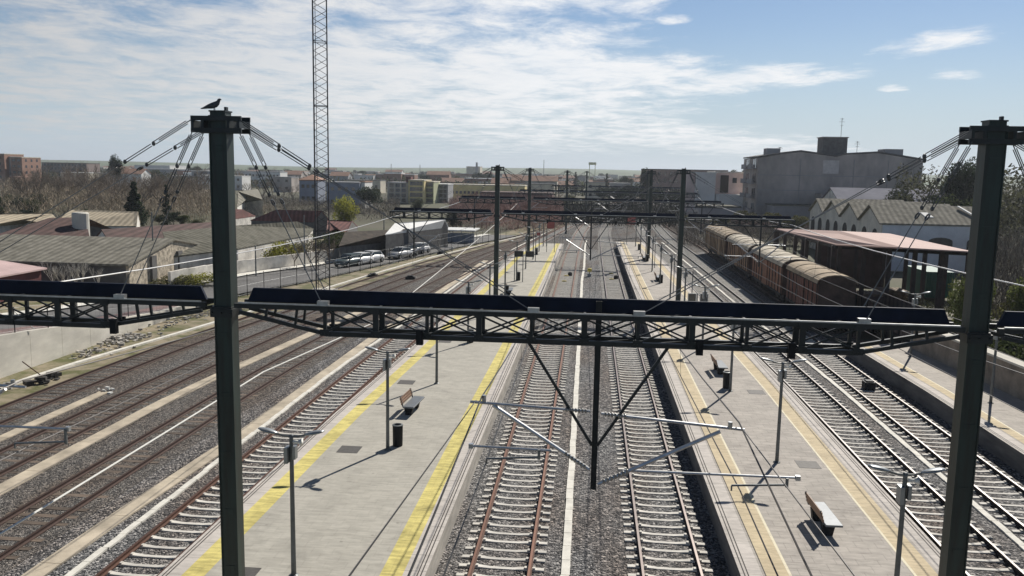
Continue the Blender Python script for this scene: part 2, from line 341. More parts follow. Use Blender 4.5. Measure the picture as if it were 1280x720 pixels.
M_coping = paver_mat('coping', (.60, .55, .50), (.565, .52, .47), (.40, .37, .33), 2.0, 1.0, 0, .012, .16)
M_white = mat('white_paint', (.78, .77, .72), .7, 0, .06, 5)
M_line = mat('worn_cream_line', (.76, .69, .50), .8, 0, .1, 4, col2=(.56, .50, .38), detail=9, thr=(.3, .5))
M_wallc = mat('platform_wall', (.46, .42, .36), .9, 0, .2, 1.2, bump=.25, stretch=(1, .4, 2))
M_wallc2 = mat('platform_wall_shaded', (.15, .14, .13), .92, 0, .3, 1.0, bump=.3, stretch=(1, .4, 2), detail=8)  # darker copy of the platform wall, with shade put into its colour
M_gap = mat('dark_groove', (.03, .025, .022), .8, 0, .1)
M_trough = mat('cable_trough', (.76, .73, .65), .85, 0, .12, 2.5, bump=.15)
M_trough2 = mat('old_trough', (.53, .455, .345), .9, 0, .22, .8, bump=.2)
M_post = mat('painted_steel_green', (.022, .040, .034), .5, 0, .25, 1.6, bump=.1, spec=.5, stretch=(4, 4, .45), detail=10, col2=(.016, .020, .016), thr=(.36, .6))
M_steel = mat('dark_steel', (.014, .019, .020), .5, .0, .3, 3)
M_plate = mat('navy_plate', (.008, .014, .032), .7, 0, .25, 1.5, spec=.2)
M_galv = mat('galvanised', (.50, .51, .52), .38, .75, .15, 6)
M_galvd = mat('galvanised_dull', (.20, .21, .21), .5, .5, .2, 4)
M_rod = mat('rod_steel', (.09, .095, .10), .45, .5, .2, 6)
M_rodl = mat('stay_rod_steel', (.24, .245, .25), .5, .4, .15, 6)
M_wire = mat('copper_wire', (.075, .07, .066), .45, .6, .1)
M_wirew = mat('bright_wire', (.55, .54, .52), .4, .5, .1)
M_ins = mat('insulator', (.32, .30, .26), .3, 0, .2, 8)
M_lamp = mat('lamp_pole', (.14, .15, .15), .5, .3, .15, 4)
M_lamphead = mat('lamp_head', (.30, .32, .33), .4, .5, .1, 4)
M_black = mat('black_bin', (.009, .010, .012), .6, 0, .2, 5, spec=.25)
M_wood = mat('bench_wood', (.25, .14, .08), .6, 0, .25, 3, stretch=(8, .6, 8))
M_seat = mat('bench_seat', (.16, .175, .19), .5, .2, .12, 4)
M_glass = mat('glass', (.035, .045, .055), .12, 0, .2, 2, spec=.8)
M_screen = mat('screen', (.015, .018, .022), .25, 0, .2)
M_red = mat('red_paint', (.36, .10, .09), .6, 0, .2)
M_bird = mat('feathers', (.075, .08, .09), .8, 0, .25, 20)
# ---------------------------------------------------------------- ground
M_ground = mat('ground_earth', (.115, .10, .07), .95, 0, .3, .05, bump=.3, bscale=1.5, col2=(.075, .082, .035), detail=8)
M_verge = mat('verge', (.30, .25, .17), .95, 0, .3, .45, bump=.6, bscale=6, col2=(.105, .11, .035), detail=10, thr=(.40, .56))
g = MB(); NX = 40
g.add([(-4400, -300, -.25), (4400, -300, -.25), (4400, 4400, -.25), (-4400, 4400, -.25)], [(0, 1, 2, 3)])
structure(g.build('ground', M_ground))

# centre lines x(y) of the tracks
T = {
 'T1': smooth([(0, -2.33), (125, -2.33), (170, -1.6), (220, .8), (320, 9), (420, 20)]),
 'T2': smooth([(0, 2.80), (125, 2.80), (170, 3.1), (220, 5.2), (320, 13), (420, 24)]),
 'T3': smooth([(0, -13.0), (45, -12.98), (62, -12.6), (100, -11.6), (133, -9.4), (175, -5.6), (230, 0), (320, 8.6), (420, 20)]),
 'T4': smooth([(0, -18.35), (48, -18.35), (66, -17.2), (90, -15.3), (125, -12.4), (165, -8.4), (230, -2.5), (320, 7)]),
 'T5': smooth([(0, -23.1), (48, -23.1), (66, -21.9), (90, -19.3), (120, -15.7), (155, -10.8), (175, -8.3)]),
 'T6': smooth([(0, -27.5), (48, -27.4), (62, -26.2), (85, -23.4), (115, -19.0), (145, -14.0), (185, -7.5)]),
 'T7': smooth([(0, 12.6), (48, 12.55), (62, 12.2), (90, 11.85), (120, 11.25), (160, 10.6), (220, 12), (320, 19), (420, 30)]),
 'T8': smooth([(0, 16.15), (48, 16.1), (62, 15.9), (90, 15.6), (120, 15.2), (160, 14.6), (220, 16), (320, 23), (420, 34)]),
 'T9': smooth([(60, 19.2), (140, 19.2), (180, 18.2), (260, 19)]),
}
SP = .617
b = MB()
ys = [0, 20, 30, 40, 50, 60, 75, 90, 105, 120, 135, 150, 170, 190, 220, 260, 320, 420]
lf = smooth([(0, -30.2), (45, -30.2), (61, -28.0), (88, -24.6), (114, -20.6), (133, -16.8), (172, -8.5), (230, -3), (420, 16)])
rt = smooth([(0, 18.2), (50, 18.2), (70, 21.5), (180, 21.5), (260, 22), (420, 38)])
b.strip([(lf(y), y) for y in ys], [(rt(y), y) for y in ys], 0.0)
structure(b.build('ballast_bed', M_ballast))
b = MB(); of = smooth([(0, -16.9), (48, -16.6), (66, -15.6), (90, -14.0), (125, -11.4), (165, -7.7), (230, -2)])
b.strip([(lf(y), y) for y in ys if y <= 230], [(of(y), y) for y in ys if y <= 230], 0.006)
structure(b.build('old_ballast_bed', M_ballast_old))
b = MB(); yy_ = [133, 150, 170, 190, 220, 260, 320, 420]
b.strip([(of(y) if y <= 230 else lf(y), y) for y in yy_], [(rt(y) - .4, y) for y in yy_], 0.012)
structure(b.build('sooty_ballast_bed', ballast_mat('sooty_ballast', 12.5, 19, (.66, .63, .60))))
# verge between the ballast and the street
b = MB(); wl = smooth([(0, -32.5), (64, -32.5), (80, -31.8), (100, -27.6), (125, -22.0), (150, -15.5), (200, -8)])
b.strip([(wl(y) - .4 if y < 70 else wl(y) - 3.0, y) for y in ys], [(lf(y) + 1.7 + .6 * math.sin(y * .7), y) for y in ys], .02)
structure(b.build('verge', M_verge))

RAILP = [(-.07, .035), (.07, .035), (.065, .06), (.018, .085), (.018, .15), (.037, .165), (.037, .20), (-.037, .20), (-.037, .165), (-.018, .15), (-.018, .085), (-.065, .06)]
def sleeper_mesh(kind, buried=False):
    s = MB()
    if kind == 'concrete':
        secs = [(-1.3, .045, .085), (-.95, .055, .085), (-.72, .055, .085), (-.35, .022, .07), (.35, .022, .07), (.72, .055, .085), (.95, .055, .085), (1.3, .045, .085)]
    else:
        secs = [(-1.28, .035, .12), (1.28, .03, .12)]
    if buried: secs = [(-1.3, -.04, .10), (-1.0, -.02, .10)] + [(x, t + .01, w) for x, t, w in secs[2:6]] + [(1.0, -.02, .10), (1.3, -.04, .10)]
    vs_ = []
    for x, t, w in secs: vs_ += [(x, -w - .02, -.12), (x, w + .02, -.12), (x, w, t), (x, -w, t)]
    n = len(secs)
    fs = [(i * 4 + k, i * 4 + (k + 1) % 4, i * 4 + 4 + (k + 1) % 4, i * 4 + 4 + k) for i in range(n - 1) for k in range(4)] + [(3, 2, 1, 0), ((n - 1) * 4, (n - 1) * 4 + 1, (n - 1) * 4 + 2, (n - 1) * 4 + 3)]
    s.add(vs_, fs)
    if kind == 'concrete':        # rail fastenings
        for sx_ in (-.87, .87):
            for d in (-.13, .13): s.box(sx_ + d - .035, sx_ + d + .035, -.06, .06, .05, .095)
    return s
def track(key, y0, y1, kind, rm, label, gap=0):
    f = T[key]; x0 = f(y0)
    t = thing('railway_track', (x0, y0, 0 if kind == 'concrete' or key == 'T9' else -.014), label, 'railway track', 'railway tracks through the station')
    path = []; y = y0
    while y < y1: path.append((f(y), y)); y += 3 if y < 130 else 8
    zo = t.location.z
    for s in (-.87, .87): MB().sweep([(a, c + zo) for a, c in RAILP], [(x + s, yy) for x, yy in path]).build('rail', rm, t)
    sm = M_conc_sleeper if kind == 'concrete' else M_wood_sleeper
    base = sleeper_mesh(kind, key == 'T3'); proto = None; rest = MB(); k = 0; y = max(y0, 17.5)
    rnd = random.Random(key)
    while y < y1 - 1:
        x = f(y); dx = f(y + .5) - f(y - .5); j = rnd.uniform(-.03, .03) if kind != 'concrete' else rnd.uniform(-.012, .012)
        dz = rnd.uniform(-.016, .008) if kind != 'concrete' else rnd.uniform(-.012, .004)
        if k < 100:
            if proto is None: proto = o = base.build('sleeper', sm); o.parent = t
            else:
                o = proto.copy(); COL.objects.link(o); o.parent = t
            o.location = (x - x0 + j, y - y0, dz); o.rotation_euler = (0, 0, -math.atan(dx) + j * .4)
        elif y < 330:
            rest.box(x - 1.28 + j, x + 1.28 + j, y - .09, y + .09, -.1, .04 + dz + zo)
        k += 1; y += SP
    if rest.v: tag(rest.build('sleepers', sm, t), kind='stuff')
    return t
track('T1', 12, 420, 'concrete', M_rust, 'rusty brown railway track on white concrete sleepers, directly right of the yellow-edged left platform')
track('T2', 12, 420, 'concrete', M_raild, 'dark railed track on white sleepers along the shaded left wall of the right platform')
track('T3', 12, 420, 'concrete', M_rust, 'rusty track on pale sleepers along the left side of the yellow-edged platform')
track('T4', 12, 320, 'wood', M_rolds, 'old track on dark timber sleepers, second track left of the yellow-edged platform')
track('T5', 12, 178, 'wood', M_rolds, 'weathered timber-sleepered siding between the two short beige cable troughs at left')
track('T6', 12, 186, 'wood', M_rolds, 'leftmost old siding next to the grassy verge and concrete retaining wall')
track('T7', 12, 420, 'concrete', M_railb, 'track on white sleepers along the right edge of the right platform')
track('T8', 12, 420, 'concrete', M_railb, 'rightmost concrete-sleepered track in the shade of the far right platform')
track('T9', 60, 260, 'wood', M_rolds, 'rusty siding carrying the old brown goods wagons')

# ---------------------------------------------------------------- cable troughs, kerb
def trough(name, m, tab, w, z, y0, y1, label, step=3.0, jit=.0, kind=None):
    f = smooth(tab, 5); s = MB(); y = y0; rnd = random.Random(label)
    while y < y1:
        L = min(step, y1 - y); j = rnd.uniform(-jit, jit)
        x, x2 = f(y) + j, f(y + L) + j
        s.add([(x - w / 2, y + .012, z), (x + w / 2, y + .012, z), (x2 + w / 2, y + L - .012, z), (x2 - w / 2, y + L - .012, z),
               (x - w / 2, y + .012, -.1), (x + w / 2, y + .012, -.1), (x2 + w / 2, y + L - .012, -.1), (x2 - w / 2, y + L - .012, -.1)],
              [(0, 1, 2, 3), (4, 5, 1, 0), (5, 6, 2, 1), (6, 7, 3, 2), (7, 4, 0, 3)])
        y += L
    return tag(s.build(name, m), label, 'cable trough', 'cable troughs in the ballast')
trough('cable_trough', M_trough, [(0, -.36), (50, -.42), (90, -.55), (96, -.60), (103, -.42), (140, -.5), (170, 0)], .26, .06, 12, 150, 'white lidded cable trough down the middle between the two central tracks', 1.0, .015)
trough('cable_trough', M_trough, [(0, -14.85), (50, -14.75), (62, -14.2), (100, -13.3), (133, -11.2), (175, -7.6), (200, -4)], .22, .06, 12, 175, 'narrow white cable trough left of the pale-sleepered track beside the yellow-edged platform', 1.0, .03)
trough('cable_trough', M_trough2, [(0, -16.1), (26, -15.8), (35, -15.2), (54, -14.2 - .9), (75, -14.6), (110, -13.6)], .66, .05, 12, 112, 'wide brownish concrete cable trough beside the narrow white trough, nearest the platform', 3.6, .02)
trough('cable_trough', M_trough2, [(0, -21.2), (42, -21.3), (60, -19.7), (90, -17.2)], .72, .05, 12, 72, 'wide beige cable trough along the middle of the old timber sidings', 3.6, .02)
trough('cable_trough', M_trough2, [(0, -25.3), (50, -25.2)], .55, .05, 12, 41.5, 'short beige cable trough ending by a white lump beside the leftmost siding', 3.6, .02)
trough('cable_trough', M_trough, [(0, 14.62), (50, 14.55), (62, 14.2), (90, 13.8), (120, 13.3), (160, 12.7)], .24, .06, 12, 150, 'white cable trough between the two tracks right of the right platform', 1.0, .02)
s = MB(); kf = smooth([(0, -30.9), (45, -30.8), (61, -28.3), (88, -25.0), (114, -21.2), (133, -17.2), (172, -8.6)], 5); y = 41
while y < 175:
    L = 3; s.add([(kf(y + a) + d, y + a, z) for z in (-.1, .14) for a in (0, L - .03) for d in (-.16, .16)], [(4, 5, 7, 6), (0, 1, 5, 4), (1, 3, 7, 5), (3, 2, 6, 7), (2, 0, 4, 6)]); y += L
tag(s.build('kerb_beam', M_trough), 'long white concrete kerb beam between the sidings and the weedy verge', 'kerb')

# ---------------------------------------------------------------- platforms
PZ = .9
AL = interp([(0, -11.5), (36, -11.3), (50, -10.85), (76, -10.45), (110, -9.9), (131.5, -8.2)])
AR = interp([(0, -4.2), (35, -4.2), (50, -4.12), (90, -3.95), (131.5, -3.75)])
BL = interp([(0, 4.55), (138, 4.42)])
BR = interp([(0, 10.9), (45, 10.8), (60, 10.5), (90, 10.15), (117, 9.6), (138, 8.95)])
CL = interp([(0, 18.0), (45, 17.95), (58, 17.55)])
CR = interp([(0, 24), (58, 22.6)])
def platform(y0, y1, fl, fr, pav, bands, desc, wall=None):
    """bands: list of (offset0, offset1, from 'l'/'r', material, name, dz)"""
    n = max(2, int((y1 - y0) / 4)); yy = [y0 + (y1 - y0) * i / n for i in range(n + 1)]
    s = MB(); L = [(fl(y), y) for y in yy]; Rr = [(fr(y), y) for y in yy]
    vs_ = []
    for (xl, y), (xr, _) in zip(L, Rr): vs_ += [(xl + .06, y, -.1), (xl + .06, y, PZ - .14), (xl, y, PZ - .14), (xl, y, PZ), (xr, y, PZ), (xr, y, PZ - .14), (xr - .06, y, PZ - .14), (xr - .06, y, -.1)]
    m = 8
    s.add(vs_, [(i * m + k, i * m + k + 1, i * m + m + k + 1, i * m + m + k) for i in range(n) for k in range(7)] + [tuple(range(m)), tuple(n * m + k for k in range(m))[::-1]])
    p = structure(s.build('platform', wall or M_wallc)); 
    for o0, o1, side, mm, nm, dz in bands:
        f = fl if side == 'l' else fr; sg = 1 if side == 'l' else -1
        if side == 'c': left = [(fl(y) + o0, y) for y in yy]; right = [(fr(y) - o1, y) for y in yy]
        else: left = [(f(y) + sg * o0, y) for y in yy]; right = [(f(y) + sg * o1, y) for y in yy]
        if side == 'r': left, right = right, left
        MB().strip(left, right, PZ + dz).build(nm, mm, p)
    return p
def edges(side, sc=1.0):
    return [(0.0, .62, side, M_coping, 'coping', .004), (.10, .135, side, M_gap, 'groove', .008), (.20, .235, side, M_gap, 'groove', .008)]
pA = platform(8, 131.5, AL, AR, M_paver, [(.62, .62, 'c', M_paver, 'paving', .004)] + edges('l') + edges('r') + [(.62, 1.24, 'l', M_yellow, 'tactile_strip', .008), (.62, 1.24, 'r', M_yellow, 'tactile_strip', .008)], '')
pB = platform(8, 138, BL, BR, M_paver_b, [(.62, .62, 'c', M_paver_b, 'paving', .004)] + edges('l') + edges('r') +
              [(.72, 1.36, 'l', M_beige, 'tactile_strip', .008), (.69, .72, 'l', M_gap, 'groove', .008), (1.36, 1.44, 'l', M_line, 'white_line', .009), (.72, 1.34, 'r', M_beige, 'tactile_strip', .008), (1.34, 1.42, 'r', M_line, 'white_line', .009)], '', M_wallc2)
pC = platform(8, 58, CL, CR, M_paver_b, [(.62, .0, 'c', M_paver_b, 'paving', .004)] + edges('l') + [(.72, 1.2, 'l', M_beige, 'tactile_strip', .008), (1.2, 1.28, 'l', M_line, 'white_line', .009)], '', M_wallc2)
M_hatch = mat('manhole', (.095, .088, .08), .7, .2, .15, 8)
for (x, y), lb in {(-9.2, 31.8): 'grey access cover in the paving left of the nearer bin on the yellow-edged platform', (-9.27, 42.7): 'grey access cover beyond the wooden-backed bench on the yellow-edged platform',
             (-9.1, 53.6): 'grey access cover under the gantry beam on the yellow-edged platform', (8.75, 32.6): 'grey access cover behind the nearest bench on the right platform', (8.86, 43.6): 'grey access cover right of the bin on the right platform',
             (-9.2, 21.2): 'grey access cover at the foot of the nearest lamp'}.items():
    h = MB().box(x - .42, x + .42, y - .42, y + .42, PZ + .0, PZ + .012).build('access_cover', M_hatch)
    tag(h, lb, 'access cover', 'access covers in the platforms')

# ---------------------------------------------------------------- catenary gantry (one built, the rest copied)
def stay(parent, p, q):
    p, q = Vector(p), Vector(q); d = (q - p); n = d.normalized(); L = d.length
    s = MB(); a = n.cross(Vector((0, 1, 0))).normalized() * .035
    e = min(1.75, L * .36)
    s.tube([p + n * (e + .25), q], .0115, 5)
    o = s.build('stay_rod', M_rodl, parent)
    t = MB(); m1 = p + n * (e * .55)
    t.tube([p, m1 - n * .1], .012, 5)
    for sg in (-1, 1): t.tube([p + n * .12 + a * sg, m1 + a * sg], .0105, 5); t.tube([m1 + n * .1 + a * sg * .7, p + n * e + a * sg * .7], .0105, 5)
    t.ball(m1 + n * .04, .042, .04, .055, 8, 5); t.ball(p + n * (e + .02), .04, .035, .05, 8, 5)
    t.build('turnbuckle', M_rod, o)
    k = MB(); c = p + n * (e + .2)
    w = n.cross(a).normalized()
    k.tube([c + .07 * (math.cos(x) * n + math.sin(x) * w) for x in [i * math.pi / 4 for i in range(9)]], .018, 5)
    k.build('link_ring', M_rod, o)
    return o
def cantilever(G, x0, s, ztop, reach, zlow, xlow, zdiag, reg):
    """arm on the drop post at x0, reaching to side s (+1 right)"""
    Y = 0
    a = MB(); a.tube([(x0 + s * .12, Y, ztop[0]), (x0 + s * reach, Y, ztop[1])], .034, 8).tube([(x0 + s * (reach - .3), Y, ztop[1] + .02), (x0 + s * (reach - .3), Y, ztop[1] + .16)], .05, 6)
    top = a.build('cantilever_tube', M_galv, G)
    i = MB(); q0 = Vector((x0 + s * .12, Y, ztop[0])); q1 = Vector((x0 + s * .75, Y, ztop[0] + (ztop[1] - ztop[0]) * .2))
    for k in range(7): c = q0.lerp(q1, .15 + k * .11); i.ball(c, .03, .055, .055, 8, 5)
    i.build('insulator', M_ins, top)
    d0 = Vector((x0 + s * .1, Y, zdiag)); d1 = Vector((x0 + s * (reach - .5), Y, ztop[1] - .06))
    o = MB().tube([d0, d1], .045, 8).build('cantilever_strut', M_galv, G)
    i = MB()
    for k in range(7): i.ball(d0.lerp(d1, .05 + k * .032), .045, .065, .06, 8, 5)
    i.build('insulator', M_ins, o)
    o = MB().tube([(x0 + s * xlow[0], Y + .05, zlow), (x0 + s * xlow[1], Y + .05, zlow + .02)], .03, 8).box(x0 + s * (xlow[1] - .02) - .05, x0 + s * (xlow[1] - .02) + .05, Y, Y + .1, zlow - .03, zlow + .07).build('steady_tube', M_galv, G)
    r = MB().tube([(x0 + s * reg[0], Y, reg[1]), (x0 + s * reg[2], Y, reg[3])], .024, 6).tube([(x0 + s * reg[2], Y, reg[3] - .05), (x0 + s * reg[2], Y, zlow + .02)], .035, 6).tube([(x0 + s * reg[0], Y, reg[1]), (x0 + s * reg[0], Y, reg[1] - .12)], .02, 6)
    r.build('registration_arm', M_galvd, G)

PX = 7.9
def make_gantry(Y):
    G = thing('catenary_gantry', (0, 0, 0), 'nearest dark green catenary gantry, its truss beam crossing the whole picture', 'catenary gantry', 'catenary gantries over the tracks')
    for s in (-1, 1):
        m = MB(); x = s * PX
        m.box(x - .165, x + .165, -.165, .165, PZ - 1.2, 13.12)
        m.box(x - .195, x - .165, -.185, .185, PZ - 1.2, 13.05).box(x + .165, x + .195, -.185, .185, PZ - 1.2, 13.05)
        for k in range(9): m.box(x - .11, x + .11, -.175, -.165, 1.5 + 1.35 * k, 1.62 + 1.35 * k)
        mast = m.build('mast', M_post, G, bevel=.008)
        MB().box(x - .18, x + .18, -.19, .19, 13.12, 13.15).box(x + .10, x + .15, -.05, .05, 13.15, 13.23).build('mast_cap', M_steel, mast)
        c = MB()
        for yy in (-.26, .21):
            c.box(x - .55, x + .55, yy, yy + .05, 12.93, 13.03).box(x - .55, x + .55, yy, yy + .05, 12.68, 12.78)
        for dx in (-.5, -.28, .28, .5): c.box(x + dx - .03, x + dx + .03, -.29, .29, 12.78, 12.93)
        c.build('stay_bracket', M_steel, mast)
        c = MB().box(x - .25, x + .25, -.26, .26, 8.72, 8.90).box(x - .22, x + .22, -.23, .23, 8.90, 8.94)
        for dx in (-.2, 0, .2): c.tube([(x + dx, -.31, 8.82), (x + dx, .31, 8.82)], .02, 5)
        c.build('collar', M_steel, mast)
        c = MB().box(x - .34, x + .34, -.34, .34, PZ - 1.2, PZ + .06); c.build('base_plate', M_steel, mast)
    # three truss beams: main between the masts, one outside each
    def truss(xa, xb, ta, tb):
        """ta/tb: length of the tapered end at xa / xb (0 = square end)"""
        top, bot, y0, y1 = 9.0, 8.45, -.28, .28
        m = MB(); A, B = xa + ta, xb - tb
        for y in (y0, y1):
            m.box(xa, xb, y - .045, y + .045, top - .05, top + .05)
            m.box(A, B, y - .05, y + .05, bot - .05, bot + .05)
            if ta: m.bar((A, y, bot), (xa + .1, y, top - .14), .08, .08)
            if tb: m.bar((B, y, bot), (xb - .1, y, top - .14), .08, .08)
        o = m.build('truss_chord', M_steel, G)
        n = max(3, round((B - A) / 1.07)); st = (B - A) / n
        for i in range(n + 1):
            x = A + st * i; w = MB()
            for y in (y0, y1): w.box(x - (.06 if i % 2 else .035), x + (.06 if i % 2 else .035), y - .03, y + .03, bot + .05, top - .05)
            w.bar((x, y0, bot), (x, y1, bot), .05, .05); w.bar((x, y0, top), (x, y1, top), .05, .05)
            if i < n:
                for y in (y0, y1):
                    w.bar((x, y - .012, bot + .04), (x + st, y - .012, top - .04), .035, .035); w.bar((x, y + .03, top - .04), (x + st, y + .03, bot + .04), .035, .035)
                w.bar((x, y0, top + .02), (x + st, y1, top + .02), .03, .03); w.bar((x, y0, bot - .0), (x + st, y1, bot - .0), .03, .03)
            for y in (y0 - .055, y1 + .055):
                w.box(x - .10, x + .10, y - .008, y + .008, bot - .04, bot + .10); w.box(x - .09, x + .09, y - .008, y + .008, top - .09, top + .04)
                for dx in (-.07, 0, .07): w.box(x + dx - .014, x + dx + .014, y - .022, y + .022, bot - .01, bot + .018)
            w.build('web_panel', M_steel, o)
        w = MB()
        if ta: 
            for k in (.33, .66):
                for y in (y0, y1): w.bar((A - ta * k, y, bot + (top - .14 - bot) * k), (A - ta * k + .05, y, top), .05, .05)
        if tb:
            for k in (.33, .66):
                for y in (y0, y1): w.bar((B + tb * k, y, bot + (top - .14 - bot) * k), (B + tb * k - .05, y, top), .05, .05)
        if w.v: w.build('end_web', M_steel, o)
        # galvanised strip added for the sun glint along the near top chord, and the tall dark plate box behind it
        MB().box(xa + .1, xb - .1, y0 - .06, y0 - .02, top + .055, top + .085).build('cable_or_glint_run', M_galv, o)
        p = MB(); pa, pb = xa + .15, xb - .15; e = .13
        p.add([(pa, .06, 9.05), (pb, .06, 9.05), (pb - e, .06, 9.345), (pa + e, .06, 9.345), (pa, .14, 9.05), (pb, .14, 9.05), (pb - e, .14, 9.345), (pa + e, .14, 9.345)],
              [(0, 1, 2, 3), (5, 4, 7, 6), (4, 0, 3, 7), (1, 5, 6, 2), (3, 2, 6, 7), (4, 5, 1, 0)])
        p.build('cable_plate', M_plate, G)
    truss(-PX + .32, PX - .32, 2.0, 2.05)
    truss(-17.2, -PX - .32, 0, 2.3)
    truss(PX + .32, 17.2, 2.3, 0)
    for s in (-1, 1):
        x = s * PX
        for yy in (-.265, .265):
            for sg in (-1, 1):
                tx = (2.25, 6.75) if sg == -s else (2.3, 6.9)
                stay(G, (x + sg * .5, yy, 12.72), (x + sg * tx[0], yy, 9.1))
                stay(G, (x + sg * (.52 if yy < 0 else .30), yy, 12.95 if yy < 0 else 12.86), (x + sg * tx[1], yy, 9.1))
        for sg in (-1, 1):
            for d in (2.28, 6.8): MB().box(x + sg * d - .12, x + sg * d + .12, -.33, -.2, 9.06, 9.16).box(x + sg * d - .12, x + sg * d + .12, .2, .33, 9.06, 9.16).build('stay_clamp', M_galv, G)
    def drop(x, zb, half, zbr):
        m = MB().box(x - .05, x + .05, -.012, .012, zb, 9.3).box(x - .062, x - .05, -.06, .06, zb, 9.3).box(x + .05, x + .062, -.06, .06, zb, 9.3)
        o = m.build('drop_post', M_steel, G)
        for sg in (-1, 1): MB().bar((x + sg * half, 0, 8.4), (x + sg * .06, 0, zbr), .06, .06).build('brace', M_steel, G)
    drop(.27, 5.15, 1.5, 6.15); drop(-15.2, 5.0, 1.3, 6.6); drop(14.55, 5.0, 1.4, 6.6)
    cantilever(G, .27, -1, (6.9, 7.0), 2.72, 5.97, (.95, 2.72), 5.6, (2.35, 5.73, 1.2, 5.82))
    cantilever(G, .27, 1, (6.86, 6.64), 3.15, 5.6, (.62, 4.35), 5.28, (2.95, 5.40, 4.1, 5.47))
    cantilever(G, -15.2, 1, (6.95, 6.9), 2.5, 5.92, (.7, 3.45), 5.4, (2.15, 5.55, 3.4, 5.65))
    cantilever(G, 14.55, -1, (6.9, 6.85), 2.3, 5.85, (.7, 2.9), 5.4, (1.7, 5.55, 2.8, 5.65))
    cantilever(G, 14.55, 1, (6.9, 6.85), 2.1, 5.85, (.7, 2.7), 5.4, (1.5, 5.55, 2.6, 5.65))
    for x in (-3.5, 2.35, 4.2, -10.3): MB().box(x - .07, x + .07, -.42, -.3, 8.3, 8.62).build('junction_box', M_black, G)
    G.location = (0, Y, 0)
    return G
G1 = make_gantry(17.8)
copy_tree(G1, loc=(-.05, 73.3, -.72), label='second catenary gantry with masts about halfway down the platforms')
copy_tree(G1, loc=(0.0, 112.2, -.75), label='third catenary gantry near the far ends of the platforms')
copy_tree(G1, loc=(3.5, 165, -.9), label='small distant gantry standing just past the platform ends')
copy_tree(G1, loc=(7, 226, -.9), label='farthest tiny gantry in the dark distance over the merging tracks')

# ---------------------------------------------------------------- overhead wires
GY = [-38, 17.8, 73.3, 112.2, 165, 226]; GDZ = [0, 0, -.72, -.75, -.9, -.9]; GDX = [0, 0, -.05, 0, 3.5, 7]
def catenary(x, zm, zc, label, stag=.2, y_end=6, m=M_wire):
    mess = []; cont = []; t = MB(); rnd = random.Random(label)
    for i in range(1 - 1, y_end - 1):
        ya, yb = GY[i], GY[i + 1]; n = 10
        for k in range(n if i < y_end - 2 else n + 1):
            u = k / n; y = ya + (yb - ya) * u; L = yb - ya
            dz = GDZ[i] + (GDZ[i + 1] - GDZ[i]) * u; dx = GDX[i] + (GDX[i + 1] - GDX[i]) * u
            sag = 4 * u * (1 - u) * .95 * (L / 55) ** 2
            sx_ = stag * (1 - 2 * u) * (1 if i % 2 else -1)
            mess.append((x + dx + sx_ * .5, y, zm + dz - sag)); cont.append((x + dx + sx_, y, zc + dz - sag * .1))
            if k in (2, 4, 6, 8) : t.tube([mess[-1], cont[-1]], .006, 4)
    w = thing('overhead_wire', (x, 0, zm), label, 'overhead wire', 'overhead wires above the tracks')
    MB().tube(mess, .018, 5).build('messenger_wire', m, w)
    MB().tube(cont, .016, 5).build('contact_wire', m, w)
    t.build('droppers', m, w)
catenary(-2.3, 7.12, 5.6, 'overhead wire pair above the rusty track right of the yellow-edged platform')
catenary(3.2, 6.8, 5.3, 'overhead wire pair hanging over the left edge of the right platform')
catenary(-12.9, 7.05, 5.5, 'overhead wire pair above the pale-sleepered track left of the yellow-edged platform')
catenary(12.5, 7.0, 5.5, 'overhead wire pair above the track along the right edge of the right platform')
catenary(16.4, 7.0, 5.5, 'overhead wire pair above the rightmost concrete-sleepered track')
def feeder(name, pts, r, label, m=M_wirew, sag=.5):
    out = []
    for a, c in zip(pts, pts[1:]):
        a, c = Vector(a), Vector(c)
        for k in range(8): u = k / 8; p = a.lerp(c, u); p.z -= 4 * u * (1 - u) * sag * ((c - a).length / 55) ** 2; out.append(p)
    out.append(Vector(pts[-1]))
    tag(MB().tube(out, r, 6).build(name, m), label, 'overhead wire', 'single feeder wires strung between the gantries')
feeder('feeder_wire', [(-17, -38, 8.5), (-17, 17.8, 8.5), (-17, 73.3, 7.85), (-17, 112.2, 7.8)], .028, 'pale feeder wire running along the left tips of the gantries')
feeder('feeder_wire', [(17, -38, 8.5), (17, 17.8, 8.5), (17, 73.3, 7.9), (17, 112.2, 7.8), (20.5, 165, 7.7)], .03, 'pale feeder wire running along the right tips of the gantries')
feeder('feeder_wire', [gz(-120, 741, 5.6), gz(329, 465, 5.6), gz(470, 402, 5.6), (-9.5, 112.2, 7.7)], .021, 'bright white slack wire crossing over the old timber-sleepered tracks', M_white, sag=.12)

feeder('anchor_wire', [(-2.32, -14, 9.85), (-2.35, 18.0, 6.98)], .012, 'dark slanting wire coming down to the clamp over the yellow strip of the left platform', M_wire, sag=.1)
feeder('anchor_wire', [(3.3, -14, 8.9), (3.38, 17.8, 6.66)], .012, 'dark slanting wire coming down to the outer end of the right cantilever tube', M_wire, sag=.1)
